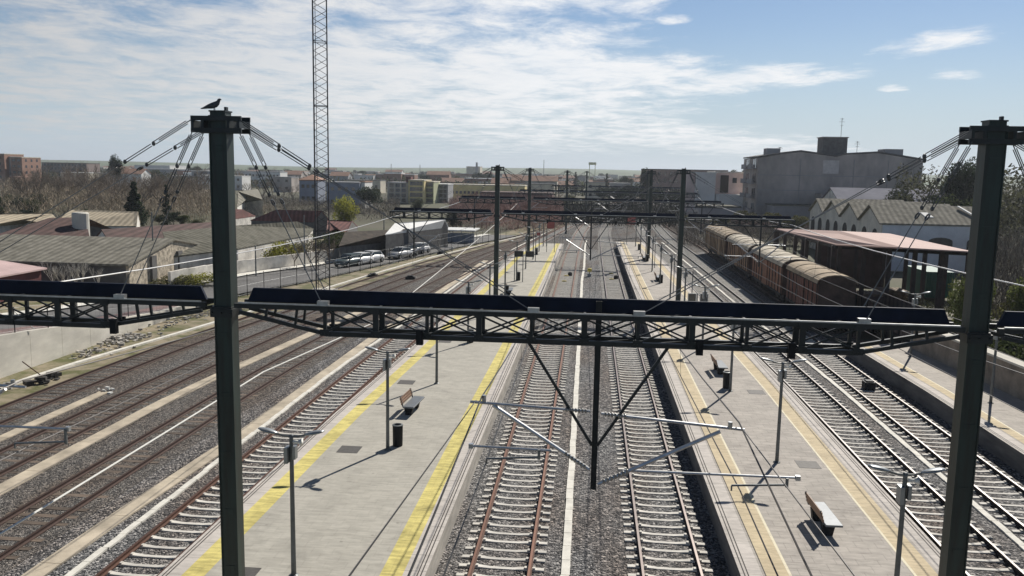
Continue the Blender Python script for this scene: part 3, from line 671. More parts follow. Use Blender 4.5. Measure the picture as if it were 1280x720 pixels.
# ---------------------------------------------------------------- bird on the left mast
bd = MB(); bx, by, bz = -8.03, 17.72, 13.15
prof = [((-.27, 0, .035), .008), ((-.20, 0, .05), .022), ((-.12, 0, .075), .042), ((-.03, 0, .095), .062), ((.05, 0, .12), .066), ((.10, 0, .155), .052), ((.125, 0, .19), .036), ((.14, 0, .222), .034), ((.165, 0, .232), .022), ((.195, 0, .224), .006)]
bd.tube([(bx + p[0], by, bz + p[2]) for p, r_ in prof], [r_ for p, r_ in prof], 9)
for dy in (-.025, .025): bd.tube([(bx + .03, by + dy, bz + .08), (bx + .035, by + dy, bz)], .008, 5)
bo = bd.build('bird', M_bird, smooth=True); tag(bo, 'small dark dove perched on top of the left gantry mast', 'bird')

# ---------------------------------------------------------------- platform lamps
def make_lamp():
    t = thing('platform_lamp', (0, 0, 0), '', 'platform lamp', 'double-armed platform lamps')
    MB().lathe((0, 0, 0), [(.075, 0), (.07, .5), (.055, 3.9), (.06, 4.0)], 10).build('pole', M_lamp, t, smooth=True)
    MB().lathe((0, 0, 0), [(.14, 0), (.14, .025), (.08, .06)], 10).build('base_plate', M_lamp, t)
    for s in (-1, 1):
        a = MB().tube([(0, 0, 3.95), (s * .2, 0, 3.96), (s * .42, 0, 4.02)], .03, 8).build('arm', M_lamp, t)
        h = MB(); sec = [(.36, .03, .02), (.46, .10, .035), (.62, .135, .045), (.80, .12, .035), (.90, .05, .015)]
        vs_ = []
        for x, w, hh in sec:
            zc = 4.02 + (x - .36) * .22
            vs_ += [(s * x, -w, zc), (s * x, -w * .6, zc + hh), (s * x, w * .6, zc + hh), (s * x, w, zc), (s * x, w * .5, zc - hh), (s * x, -w * .5, zc - hh)]
        h.add(vs_, [(i * 6 + k, i * 6 + (k + 1) % 6, i * 6 + 6 + (k + 1) % 6, i * 6 + 6 + k) for i in range(4) for k in range(6)] + [(5, 4, 3, 2, 1, 0), (24, 25, 26, 27, 28, 29)])
        h.build('lamp_head', M_lamphead, t, smooth=True)
    return t
def extras(t, loc):
    b_ = MB().box(-.15, -.05, -.19, .09, 3.25, 3.68).box(.06, .14, -.12, .08, 3.35, 3.7).build('control_box', M_lamphead, None); b_.parent = t
    h = MB().tube([(.06, -.02, 3.82), (.2, -.03, 3.82)], [.05, .05], 8).tube([(.2, -.03, 3.82), (.3, -.03, 3.82)], [.05, .11], 10).build('loudspeaker', M_white, None, smooth=True); h.parent = t
lamp = make_lamp(); first = True
lampA = [21.3, 32.0, 42.7, 53.3, 64.0, 74.7, 85.3, 96.0, 106.7, 117.3, 126]
ords = ['nearest', 'second', 'third', 'fourth', 'fifth', 'sixth', 'seventh', 'eighth', 'ninth', 'tenth', 'farthest']
for i, y in enumerate(lampA):
    lb = f'{ords[i]} double-armed grey lamp along the yellow-edged platform'
    if first: o = lamp; o.location = (-7.75, y, PZ); o['label'] = lb; first = False
    else: o = copy_tree(lamp, loc=(-7.7 + .012 * max(0, y - 40), y, PZ), label=lb)
    if i == 0: continue
    if i % 2 == 1: extras(o, None)
extras(lamp, None)
for i, y in enumerate([20.6, 32.7, 43.6, 54.4, 65.0, 75.8, 86.4, 97, 107.8, 118.5, 130]):
    o = copy_tree(lamp if i % 2 == 0 else lamp, loc=(7.85 if i == 0 else 7.72 - .004 * y, y, PZ), label=f'{ords[i]} double-armed lamp along the beige-edged right platform')
for i, y in enumerate([32.4, 43.3, 54.1]):
    copy_tree(lamp, loc=(20.3, y, PZ), label=['nearest lamp on the far right platform, behind the right mast', 'middle lamp on the far right platform, just right of the mast', 'lamp near the end of the far right platform, below the truss'][i])

# ---------------------------------------------------------------- bins, benches
def make_bin():
    t = thing('litter_bin', (0, 0, 0), '', 'litter bin', 'black litter bins at the lamp feet')
    MB().lathe((0, 0, 0), [(.19, .0), (.20, .03), (.21, .8), (.215, .85)], 16).build('body', M_black, t, smooth=True)
    MB().lathe((0, 0, .85), [(.225, 0), (.225, .03), (.15, .045), (.14, .0)], 16).build('rim', M_lamp, t)
    return t
bn = make_bin(); bn.location = (-7.42, 32.55, PZ); bn['label'] = 'black round litter bin behind the second lamp of the yellow-edged platform'
for x, y, lb in [(-7.42, 53.6, 'black litter bin at the fourth lamp of the yellow-edged platform, half behind the gantry beam'), (7.45, 44.2, 'black round litter bin near the bench under the beam on the right platform'),
                 (-7.2, 75.3, 'black litter bin by the second gantry mast on the yellow-edged platform'), (-7.0, 85.6, 'black bin below the dark twin display board'), (-6.9, 113.2, 'black bin beside the third gantry mast on the yellow-edged platform'),
                 (7.5, 86.9, 'black bin beside the small dark bench on the far part of the right platform'), (7.5, 108.2, 'black bin a little short of the third gantry mast on the right platform'), (7.4, 124, 'farthest black bin near the end of the right platform')]:
    copy_tree(bn, loc=(x, y, PZ), label=lb)
def make_bench():
    t = thing('platform_bench', (0, 0, 0), '', 'bench', 'platform benches')
    MB().box(-.1, .42, -.95, .95, .40, .47).build('seat', M_seat, t, bevel=.012)
    bk = MB()
    for k in range(3): bk.bar((-.17 - .03 * k, -.9, .57 + .11 * k), (-.17 - .03 * k, .9, .57 + .11 * k), .03, .106)
    bk.build('backrest', M_wood, t)
    for y in (-.8, .8): MB().bar((-.12, y, .42), (-.25, y, .86), .03, .06).build('back_support', M_lamp, t)
    for y in (-.55, .55): MB().prism([(-.12, .40), (.3, .40), (.22, 0), (-.06, 0)], 'y', y - .12, y + .12).build('leg', M_black, t, bevel=.01)
    return t
be = make_bench(); be.location = (-7.95, 37.5, PZ); be['label'] = 'bench with brown slatted backrest between lamps on the yellow-edged platform'
be.rotation_euler = (0, 0, R(-4))
for x, y, lb in [(7.62, 26.6, 'large bench nearest the viewer at lower right, casting an angular shadow'), (7.5, 47.9, 'grey bench below the truss on the right platform, beside the black bin'), (-7.1, 75.9, 'bench behind the second gantry mast on the yellow-edged platform'),
                 (7.25, 88.8, 'small dark bench on the far half of the right platform'), (7.1, 109.3, 'tiny bench left of the third mast on the right platform')]:
    copy_tree(be, loc=(x, y, PZ), rz=R(2), label=lb)

# ---------------------------------------------------------------- display boards and signs on the platforms
def board(name, x, y, z0, z1, w, posts, label, m, cat, group=None, gap=.25, frame=M_lamp, dbl=True):
    t = thing(name, (x, y, PZ), label, cat, group)
    for dx in posts: MB().box(x + dx - .04, x + dx + .04, y - .04, y + .04, PZ, z1).build('post', M_lamp, t)
    halves = [(-w / 2, -gap / 2), (gap / 2, w / 2)] if dbl else [(-w / 2, w / 2)]
    for a, c in halves:
        f = MB().box(x + a, x + c, y - .13, y - .05, z0, z1).build('frame', frame, t)
        MB().box(x + a + .05, x + c - .05, y - .14, y - .13, z0 + .05, z1 - .05).build('panel', m, f)
    return t
board('display_board', -6.35, 84.5, 3.45, 4.05, 2.0, (-.95, -.12), 'dark twin display board on two posts beside the bin on the yellow-edged platform', M_screen, 'display board')
board('display_board', 8.45, 65, 2.15, 3.0, 1.55, (-.05, .75), 'twin dark-paned board with pale frame just above the gantry beam on the right platform', M_glass, 'display board', frame=M_white)
board('red_sign', -5.2, 117, 4.2, 5.2, 1.0, (-.5, .55), 'faded red square sign on posts near the end of the yellow-edged platform', M_red, 'sign', dbl=False, frame=M_red)
board('red_sign', -6.1, 104, 4.1, 4.6, .55, (-.33,), 'small red and white sign on a post left of the third mast', M_red, 'sign', dbl=False, frame=M_white)
board('red_sign', 6.6, 134, 4.0, 5.1, 1.35, (-.6, .8), 'reddish sign at the far end of the right platform', M_red, 'sign', dbl=False, frame=M_red)
# thin plain posts dotted along the platforms
def stick(x, y, h, label, r=.04):
    tag(MB().lathe((x, y, PZ), [(r * 1.6, 0), (r * 1.6, .03), (r, .05), (r, h)], 8).build('thin_post', M_lamp), label, 'post', 'thin posts on the platforms')
stick(-8.55, 74.0, 2.6, 'thin pale post left of the second gantry mast on the yellow-edged platform')
stick(8.35, 76.2, 3.4, 'thin post left of the second mast on the right platform'); stick(8.05, 79.5, 3.6, 'thin post beside the bench on the far half of the right platform')
stick(7.9, 101, 4.0, 'thin post between the second and third masts of the right platform'); stick(-6.2, 126, 3.0, 'thin post near the far end of the yellow-edged platform')
stick(9.05, 73.6, 2.8, 'thin post right of the second mast on the right platform')
# white rimmed round board just entering at the bottom edge
c0 = gz(1095, 725, 1.55)
t = thing('round_board', (c0.x, c0.y, PZ), 'white rimmed round board peeping in at the bottom edge of the right platform', 'round board')
MB().lathe((c0.x, c0.y, PZ), [(.04, 0), (.04, .55)], 8).build('post', M_lamp, t)
MB().lathe((c0.x, c0.y, PZ + .55), [(.02, 0), (.20, .02), (.205, .10), (.17, .11), (.16, .08)], 20).build('rim', M_white, t, smooth=False)
# track gear between the rails
def balise(x, y, label, m):
    o = MB().box(x - .25, x + .25, y - .17, y + .17, .03, .13).box(x - .18, x + .18, y - .1, y + .1, .13, .16).build('track_balise', m); tag(o, label, 'balise', 'balises between the rails')
M_ybal = mat('balise_yellow', (.62, .52, .22), .7, 0, .2, 5)
balise(-2.5, 92.5, 'pale balise between rails of the rusty central track, nearer one', M_ybal); balise(-2.4, 97.5, 'pale balise just behind a black box on the rusty central track', M_ybal)
balise(2.75, 95.5, 'pale balise nearest a black box on the dark central track', M_ybal); balise(2.8, 101, 'farther pale balise on the dark central track', M_ybal)
def tbox(x, y, s_, label, m=M_black):
    o = MB().box(x - s_, x + s_, y - s_, y + s_, .0, s_ * 1.5).box(x - s_ * .7, x + s_ * .7, y - s_ * .7, y + s_ * .7, s_ * 1.5, s_ * 1.75).build('track_box', m, bevel=.02); tag(o, label, 'track box', 'equipment boxes on the ballast')
tbox(-2.0, 98.2, .24, 'black box beside a balise on the rusty central track'); tbox(3.25, 96.4, .24, 'black box beside a balise on the dark central track')
tbox(16.2, 48.9, .3, 'black box lying between the rails of the rightmost track')
t = thing('signal_lamp', (.25, 98, 0), 'low yellow-topped shunting signal between the two central tracks', 'signal')
MB().box(.05, .45, 97.8, 98.2, 0, .35).build('base', M_lamphead, t); MB().lathe((.25, 98, .35), [(.05, 0), (.05, .2), (.24, .22), (.26, .5), (.2, .6)], 12).build('lamp_case', mat('signal_yellow', (.75, .60, .12), .6), t)
# ================================================================ LEFT SIDE
M_conc = mat('retaining_concrete', (.62, .585, .51), .9, 0, .18, .5, bump=.25, bscale=5, stretch=(1, .5, 1.4), detail=9)
M_asph = mat('asphalt', (.15, .145, .14), .9, 0, .2, .4, bump=.2, bscale=30)
M_walk = mat('reddish_pavement', (.20, .13, .12), .9, 0, .2, 1)
M_wallw = mat('rendered_wall', (.76, .72, .65), .9, 0, .25, .6, bump=.2, detail=9)
M_stone = mat('rubble_stone', (.52, .45, .35), .95, 0, .45, 2.2, bump=.8, bscale=5, detail=8)
M_dkwall = mat('grey_block_wall', (.135, .13, .125), .9, 0, .2, 1.5, bump=.2)
M_maroon = mat('maroon_sheet', (.12, .035, .035), .7, 0, .2, 1)
def sheet(name, c1, c2, axis='X', freq=.5, rough=.75): return board_mat(name, c1, c2, axis, freq, rough)
M_roof_g = board_mat('fibre_cement_roof', (.31, .29, .24), (.15, .14, .11), 'X', .42, .95)
M_roof_d = board_mat('weathered_roof', (.185, .175, .14), (.085, .082, .06), 'Y', .42, .95)
M_roof_r = board_mat('red_sheet_roof', (.245, .105, .09), (.14, .07, .062), 'X', .42, .85)
M_roof_b = board_mat('maroon_roof', (.15, .09, .08), (.09, .062, .055), 'X', .42, .85)
M_roof_t = board_mat('tan_roof', (.60, .51, .37), (.40, .34, .25), 'X', .42, .85)
M_roof_w = mat('white_roof', (.72, .72, .70), .7, 0, .08, .5)
M_roof_p = mat('pink_roof', (.58, .42, .40), .8, 0, .1, .5)
M_weed = mat('weeds', (.17, .19, .055), .95, 0, .3, 2, bump=.4)

zst = smooth([(0, 2.6), (42, 2.55), (56, 1.05), (66, .45), (80, .2), (300, .2)], 6)
SL = smooth([(20, -41.5), (62, -41.5), (86, -39.2), (100, -33.2), (113, -29.2), (135, -24.5), (160, -18)], 7)
SR = smooth([(20, -32.75), (66, -32.75), (76, -32.0), (84, -29.2), (100, -25.9), (115, -22.7), (135, -18.4), (160, -11.5)], 6)
ys2 = [20 + 3 * k for k in range(46)]
def zstrip(fa, fb, dz, name, m, ya=20, yb=158):
    s = MB(); yy = [y for y in ys2 if ya <= y <= yb]
    vs_ = [(fa(y), y, zst(y) + dz) for y in yy] + [(fb(y), y, zst(y) + dz) for y in yy]; n = len(yy)
    s.add(vs_, [(i, n + i, n + i + 1, i + 1) for i in range(n - 1)]); return structure(s.build(name, m))
zstrip(lambda y: SL(y) - 20, lambda y: SL(y) + .0, -.02, 'yard_ground', M_verge)
zstrip(SL, SR, .03, 'street', M_asph)
zstrip(lambda y: SR(y) - 1.9, SR, .045, 'pavement', M_walk, 20, 70)
zstrip(lambda y: SL(y) + .0, lambda y: SL(y) + 1.3, .15, 'pavement', M_trough)
zstrip(lambda y: SL(y) + 1.3, lambda y: SL(y) + 1.55, .16, 'kerb_line', M_white)
# retaining wall with its wire fence
s = MB()
for k in range(16):
    y0, y1 = 22 + 3 * k, 22 + 3 * k + 2.98
    if y1 > 68: break
    za, zb = zst(y0) + .12, zst(y1) + .12
    s.add([(-32.75, y0, -.2), (-32.35, y0, -.2), (-32.35, y1, -.2), (-32.75, y1, -.2), (-32.75, y0, za), (-32.35, y0, za), (-32.35, y1, zb), (-32.75, y1, zb)],
          [(4, 5, 6, 7), (0, 1, 5, 4), (1, 2, 6, 5), (2, 3, 7, 6), (3, 0, 4, 7)])
tag(s.build('retaining_wall', M_conc), 'pale concrete retaining wall between the street and the sidings at left', 'wall')
def fence(label, fx, y0, y1, step, h, zf, brace_at=()):
    t = thing('wire_fence', (fx(y0), y0, zf(y0)), label, 'fence')
    y = y0; pts = []
    k = 0
    while y <= y1:
        x, z = fx(y), zf(y); MB().tube([(x, y, z - .2), (x, y, z + h)], .032, 5).build('post', M_steel, t)
        if k % 6 == 1: MB().tube([(x, y, z + h * .85), (x + .35, y + 1.2, z)], .025, 4).build('brace', M_galv, t)
        pts.append((x, y, z)); y += step; k += 1
    s = MB()
    for f in (.08, .5, .97): s.tube([(x, y, z + h * f) for x, y, z in pts], .007, 4)
    for a, c in zip(pts, pts[1:]):
        a, c = Vector(a), Vector(c); n = max(2, int((c - a).length / .5))
        for i in range(n): p = a.lerp(c, i / n); s.tube([p + Vector((0, 0, h * .08)), p + Vector((0, 0, h * .97))], .004, 3, cap=False)
    s.build('wire_mesh', M_galvd, t)
fence('thin wire fence on top of the pale concrete retaining wall', lambda y: -32.55, 24, 67, 3.0, 1.5, lambda y: zst(y) + .1)
fence('wire fence with dark posts between the street and the weedy verge, past the left mast', lambda y: SR(y) + .4, 70, 150, 2.6, 2.0, lambda y: .1)
# white wall on the far side of the street
s = MB(); y = 78
while y < 128:
    x0, x1 = SL(y) - .1, SL(y + 3) - .1
    s.add([(x0 - .3, y, 0), (x0, y, 0), (x1, y + 2.98, 0), (x1 - .3, y + 2.98, 0), (x0 - .3, y, 1.7), (x0, y, 1.7), (x1, y + 2.98, 1.75), (x1 - .3, y + 2.98, 1.75)], [(4, 5, 6, 7), (0, 1, 5, 4), (1, 2, 6, 5), (2, 3, 7, 6), (3, 0, 4, 7)]); y += 3
tag(s.build('street_wall', M_wallw), 'low whitish wall along the far side of the street behind the parked cars', 'wall')

# lattice radio mast
t = thing('lattice_mast', (-25, 78, 0), 'tall square steel lattice mast rising out of the top of the picture', 'lattice mast')
hw, rot = .62, R(17)
def mc(i, z): a = rot + math.pi / 4 + i * math.pi / 2; return Vector((-25 + hw * 1.414 * math.cos(a), 78 + hw * 1.414 * math.sin(a), z))
M_mast = mat('mast_steel', (.05, .045, .05), .5, .4, .3, 2)
for i in range(4): MB().bar(mc(i, 0), mc(i, 38), .09, .09).build('leg', M_mast, t)
s = MB(); z = .3; k = 0
while z < 37.4:
    for i in range(4):
        a, c = (i, (i + 1) % 4)
        s.bar(mc(a, z), mc(c, z + .72), .042, .042); s.bar(mc(c, z + .72), mc(a, z + 1.44), .042, .042)
        if k % 4 == 0: s.bar(mc(a, z), mc(c, z), .05, .06)
    z += 1.44; k += 1
s.build('lattice_bracing', M_mast, t)
MB().box(-26.1, -23.9, 76.9, 79.1, -.2, .45).build('footing', M_conc, t)
s = MB(); c = mc(2, 0); s.tube([c + Vector((.2, .1, .2)), c + Vector((.2, .1, 38))], .03, 5); s.build('cable_or_glint_run', M_black, t)

# ---- generic builders for background buildings
WINC = {}
def window(parent, cx, cy, cz, w, h, face, m=None, frame=None):
    key = (round(w, 2), round(h, 2), face, m, frame)
    if key not in WINC:
        d = .06
        if face in ('-y', '+y'): s = MB().box(-w / 2, w / 2, -d, d, -h / 2, h / 2)
        else: s = MB().box(-d, d, -w / 2, w / 2, -h / 2, h / 2)
        WINC[key] = s.build('window', m or M_glass); o = WINC[key]
    else:
        o = WINC[key].copy(); COL.objects.link(o)
    o.parent = parent; L = parent.location; o.location = (cx - L.x, cy - L.y, cz - L.z); return o
def block(name, label, cat, x0, x1, y0, y1, z0, z1, wm, rm, wins=(), parapet=.35, group=None, extra=None):
    """flat-roofed building; wins: (face, columns, rows, w, h, margin)"""
    t = thing(name, ((x0 + x1) / 2, (y0 + y1) / 2, 0), label, cat, group)
    MB().box(x0, x1, y0, y1, z0, z1).build('wall', wm, t)
    if parapet: MB().box(x0 - .12, x1 + .12, y0 - .12, y1 + .12, z1, z1 + parapet).build('roof', rm, t)
    for w_ in wins:
        face, nc, nr, w, h, mg = w_[:6]; mm = w_[6] if len(w_) > 6 else None
        for i in range(nc):
            for j in range(nr):
                zc = z0 + (z1 - z0) * (j + .55) / nr
                if face == '-y': window(t, x0 + mg + (x1 - x0 - 2 * mg) * (i + .5) / nc, y0, zc, w, h, face, mm)
                elif face == '+x': window(t, x1, y0 + mg + (y1 - y0 - 2 * mg) * (i + .5) / nc, zc, w, h, face, mm)
                else: window(t, x0, y0 + mg + (y1 - y0 - 2 * mg) * (i + .5) / nc, zc, w, h, face, mm)
    return t
def gabled(name, label, cat, x0, x1, y0, y1, ze, zr, ridge, wm, rm, wins=(), group=None, over=.35):
    t = thing(name, ((x0 + x1) / 2, (y0 + y1) / 2, 0), label, cat, group)
    s = MB(); r_ = MB(); th = .16
    if ridge == 'x':
        ym = (y0 + y1) / 2; s.prism([(y0, -.2), (y1, -.2), (y1, ze), (ym, zr), (y0, ze)], 'x', x0, x1)
        k = (zr - ze) / (ym - y0)
        r_.prism([(y0 - over, ze - k * over + .03), (ym, zr + .03), (y1 + over, ze - k * over + .03), (y1 + over, ze - k * over + th), (ym, zr + th + .05), (y0 - over, ze - k * over + th)], 'x', x0 - over, x1 + over)
    else:
        xm = (x0 + x1) / 2; s.prism([(x0, -.2), (x1, -.2), (x1, ze), (xm, zr), (x0, ze)], 'y', y0, y1)
        k = (zr - ze) / (xm - x0)
        r_.prism([(x0 - over, ze - k * over + .03), (xm, zr + .03), (x1 + over, ze - k * over + .03), (x1 + over, ze - k * over + th), (xm, zr + th + .05), (x0 - over, ze - k * over + th)], 'y', y0 - over, y1 + over)
    s.build('wall', wm, t); r_.build('roof', rm, t)
    for face, nc, w, h, zc in wins:
        for i in range(nc):
            if face == '-y': window(t, x0 + (x1 - x0) * (i + .5) / nc, y0, zc, w, h, face)
            elif face == '-x': window(t, x0, y0 + (y1 - y0) * (i + .5) / nc, zc, w, h, face)
            else: window(t, x1, y0 + (y1 - y0) * (i + .5) / nc, zc, w, h, face)
    return t
def roofed(name, label, cat, faces, outline, wm, rm, z0=-.2):
    """building from surveyed roof corners: roof faces plus walls dropped from the outline; points are Vectors"""
    c = sum(outline, Vector()) / len(outline); t = thing(name, (c.x, c.y, 0), label, cat)
    w = MB(); n = len(outline)
    w.add([(p.x, p.y, p.z - .02) for p in outline] + [(p.x, p.y, z0) for p in outline], [(i, (i + 1) % n, n + (i + 1) % n, n + i) for i in range(n)])
    w.build('wall', wm, t)
    r_ = MB()
    for f in faces:
        m = len(f); r_.add([(c.x + (p.x - c.x) * 1.015, c.y + (p.y - c.y) * 1.015, p.z + .12) for p in f] + [(c.x + (p.x - c.x) * 1.015, c.y + (p.y - c.y) * 1.015, p.z) for p in f], [tuple(range(m)), tuple(range(m, 2 * m))[::-1]] + [(i, m + i, m + (i + 1) % m, (i + 1) % m) for i in range(m)])
    r_.build('roof', rm, t); return t
def gable_from(name, label, cat, eave, ridge, wm, rm):
    """near eave pair and ridge pair; the far slope mirrors the near one"""
    e0, e1 = eave; r0, r1 = ridge
    def mir(e, r): d = r - e; return Vector((r.x + d.x, r.y + d.y, e.z))
    b0, b1 = mir(e0, r0), mir(e1, r1)
    return roofed(name, label, cat, [[e0, e1, r1, r0], [r0, r1, b1, b0]], [e0, e1, r1, b1, b0, r0], wm, rm)

# grey-roofed shed with a rubble gable next to the street
t = thing('roadside_shed', (-52, 82.5, 0), 'grey-roofed shed with a rubble stone gable beside the street', 'shed')
MB().box(-63, -42.3, 74, 74.3, -.2, 2.75).build('wall', M_dkwall, t); MB().box(-63, -42.3, 91, 91.3, -.2, 2.9).build('wall', M_dkwall, t)
MB().prism([(74.0, -.2), (91.3, -.2), (91.3, 2.9), (82.5, 4.35), (74.0, 2.75)], 'x', -42.3, -42).build('gable_wall', M_stone, t)
for y in (78.2, 83.5, 88.5): MB().box(-42.0, -41.75, y - .45, y + .45, -.2, 3.2).build('pillar', M_dkwall, t)
MB().prism([(73.6, 2.68), (82.5, 4.36), (91.7, 2.8), (91.7, 2.98), (82.5, 4.55), (73.6, 2.86)], 'x', -60, -41.8).build('roof', M_roof_g, t)
MB().add([(-60, 73.6, 2.68), (-60, 82.5, 4.55), (-60, 91.7, 2.8), (-64.5, 73.6, 2.7), (-64.5, 91.7, 2.7)], [(0, 1, 3), (1, 2, 4), (3, 1, 4)]).build('roof_hip', M_roof_g, t)
gabled('lean_shed', 'pink-roofed maroon shed at the left picture edge', 'shed', -56, -47.5, 63, 69.5, 2.7, 3.2, 'y', M_maroon, M_roof_p)
roofed('long_shed', 'long shed with a mossy dark grey roof behind the left mast', 'shed',
       [[gz(215, 322, 2.6), gz(297, 312, 2.8), gz(384, 295, 2.8), gz(391, 287, 3.2), gz(371, 278, 4.4), gz(297, 283, 4.6), gz(205, 291, 4.6)]],
       [gz(215, 322, 2.6), gz(297, 312, 2.8), gz(384, 295, 2.8), gz(391, 287, 3.2), gz(371, 278, 4.4), gz(297, 283, 4.6), gz(205, 291, 4.6)], M_wallw, M_roof_d)
gable_from('workshop', 'long workshop with a dull maroon roof behind the grey-roofed shed', 'workshop', (gz(118, 300, 3.2), gz(268, 288, 3.2)), (gz(128, 288, 4.6), gz(268, 278.5, 4.6)), M_wallw, M_roof_b)
gable_from('workshop', 'brown-roofed workshop at the far left behind the pale silo', 'workshop', (gz(-30, 303, 3.2), gz(112, 298, 3.2)), (gz(62, 273.5, 5.2), gz(106, 272.5, 5.2)), M_dkwall, M_roof_b)
gable_from('warehouse', 'tan-roofed warehouse behind the silo with a small pale gable', 'warehouse', (gz(108, 274, 3.2), gz(175, 279, 3.2)), (gz(88, 263, 5.0), gz(172, 265.5, 5.0)), M_wallw, M_roof_t)
gable_from('warehouse', 'tan-roofed warehouse at the left picture edge below the bare trees', 'warehouse', (gz(-40, 287, 3.4), gz(54, 277, 3.4)), (gz(-20, 268.5, 4.8), gz(66, 267, 4.8)), M_wallw, M_roof_t)
gable_from('workshop', 'red-roofed workshop left of the lattice mast', 'workshop', (gz(314, 276, 2.8), gz(391, 278, 2.8)), (gz(346, 263, 4.6), gz(402, 264.5, 4.6)), M_dkwall, M_roof_r)
gable_from('workshop', 'small red-roofed workshop beside the left mast, with a pale wall', 'workshop', (gz(286, 275, 2.8), gz(319, 270.5, 2.8)), (gz(284, 262, 4.2), gz(303, 262.5, 4.2)), M_wallw, M_roof_r)
gable_from('workshop', 'low dark red roof right of the lattice mast below the yellow-green tree', 'workshop', (gz(408, 291, 2.4), gz(447, 284, 2.4)), (gz(410, 276, 3.8), gz(440, 277, 3.8)), M_dkwall, M_roof_r)
gable_from('warehouse', 'grey-roofed warehouse with a sunlit cream end wall left of the lattice mast', 'warehouse', (gz(300, 254, 3.0), gz(328, 250, 4.0)), (gz(298, 240, 6.0), gz(322, 237, 6.0)), M_wallw, M_roof_g)
roofed('brown_shed', 'dark brown boarded shed above the parked cars', 'shed', [[gz(432, 291, 3.6), gz(424, 309, 2.2), gz(513, 300, 1.8), gz(511, 287, 3.6)]], [gz(432, 291, 3.6), gz(424, 309, 2.2), gz(513, 300, 1.8), gz(511, 287, 3.6)],
       M_dkwall, mat('dark_brown_boards', (.065, .05, .038), .95, 0, .35, 1.2, bump=.6))
gable_from('white_shed', 'white-roofed shed behind the parked cars', 'shed', (gz(505, 288, 3.2), gz(560, 284.5, 3.2)), (gz(494, 280, 4.4), gz(556, 275, 4.4)), M_dkwall, M_roof_w)
M_bluec = mat('blue_grey_sheet', (.20, .24, .32), .7, 0, .2, 1)
t = thing('open_canopy', (-21.5, 139, 0), 'flat white awning over blue-grey panels right of the white shed', 'awning')
a0, a1 = gy(532, 289, 136), gy(594, 290, 136)
MB().box(a0.x, a1.x, a0.y - .3, a0.y + 6, 2.15, 2.32).build('roof', M_roof_w, t)
for k in range(5): x = a0.x + (a1.x - a0.x) * (k + .1) / 4.3; MB().box(x - .06, x + .06, a0.y, a0.y + .12, 0, 2.15).build('post', M_galvd, t)
MB().box(a0.x + .3, a1.x - .3, a0.y + 1, a0.y + 1.2, 0, 1.75).build('panel', M_bluec, t)
t = thing('silo', (-61, 97, 0), 'pale upright cylindrical silo among the left roofs', 'silo')
sl = gy(101, 280, 97); MB().lathe((sl.x, 97, 0), [(.95, 0), (.95, 5.95), (.8, 6.08), (.2, 6.15)], 20).build('tank', mat('silo_paint', (.60, .57, .50), .7, 0, .1, .6), t, smooth=False)
MB().tube([(sl.x - 1.3, 96.4, 0), (sl.x - 1.3, 96.4, 4.2)], .08, 6).build('pipe', M_galv, t)

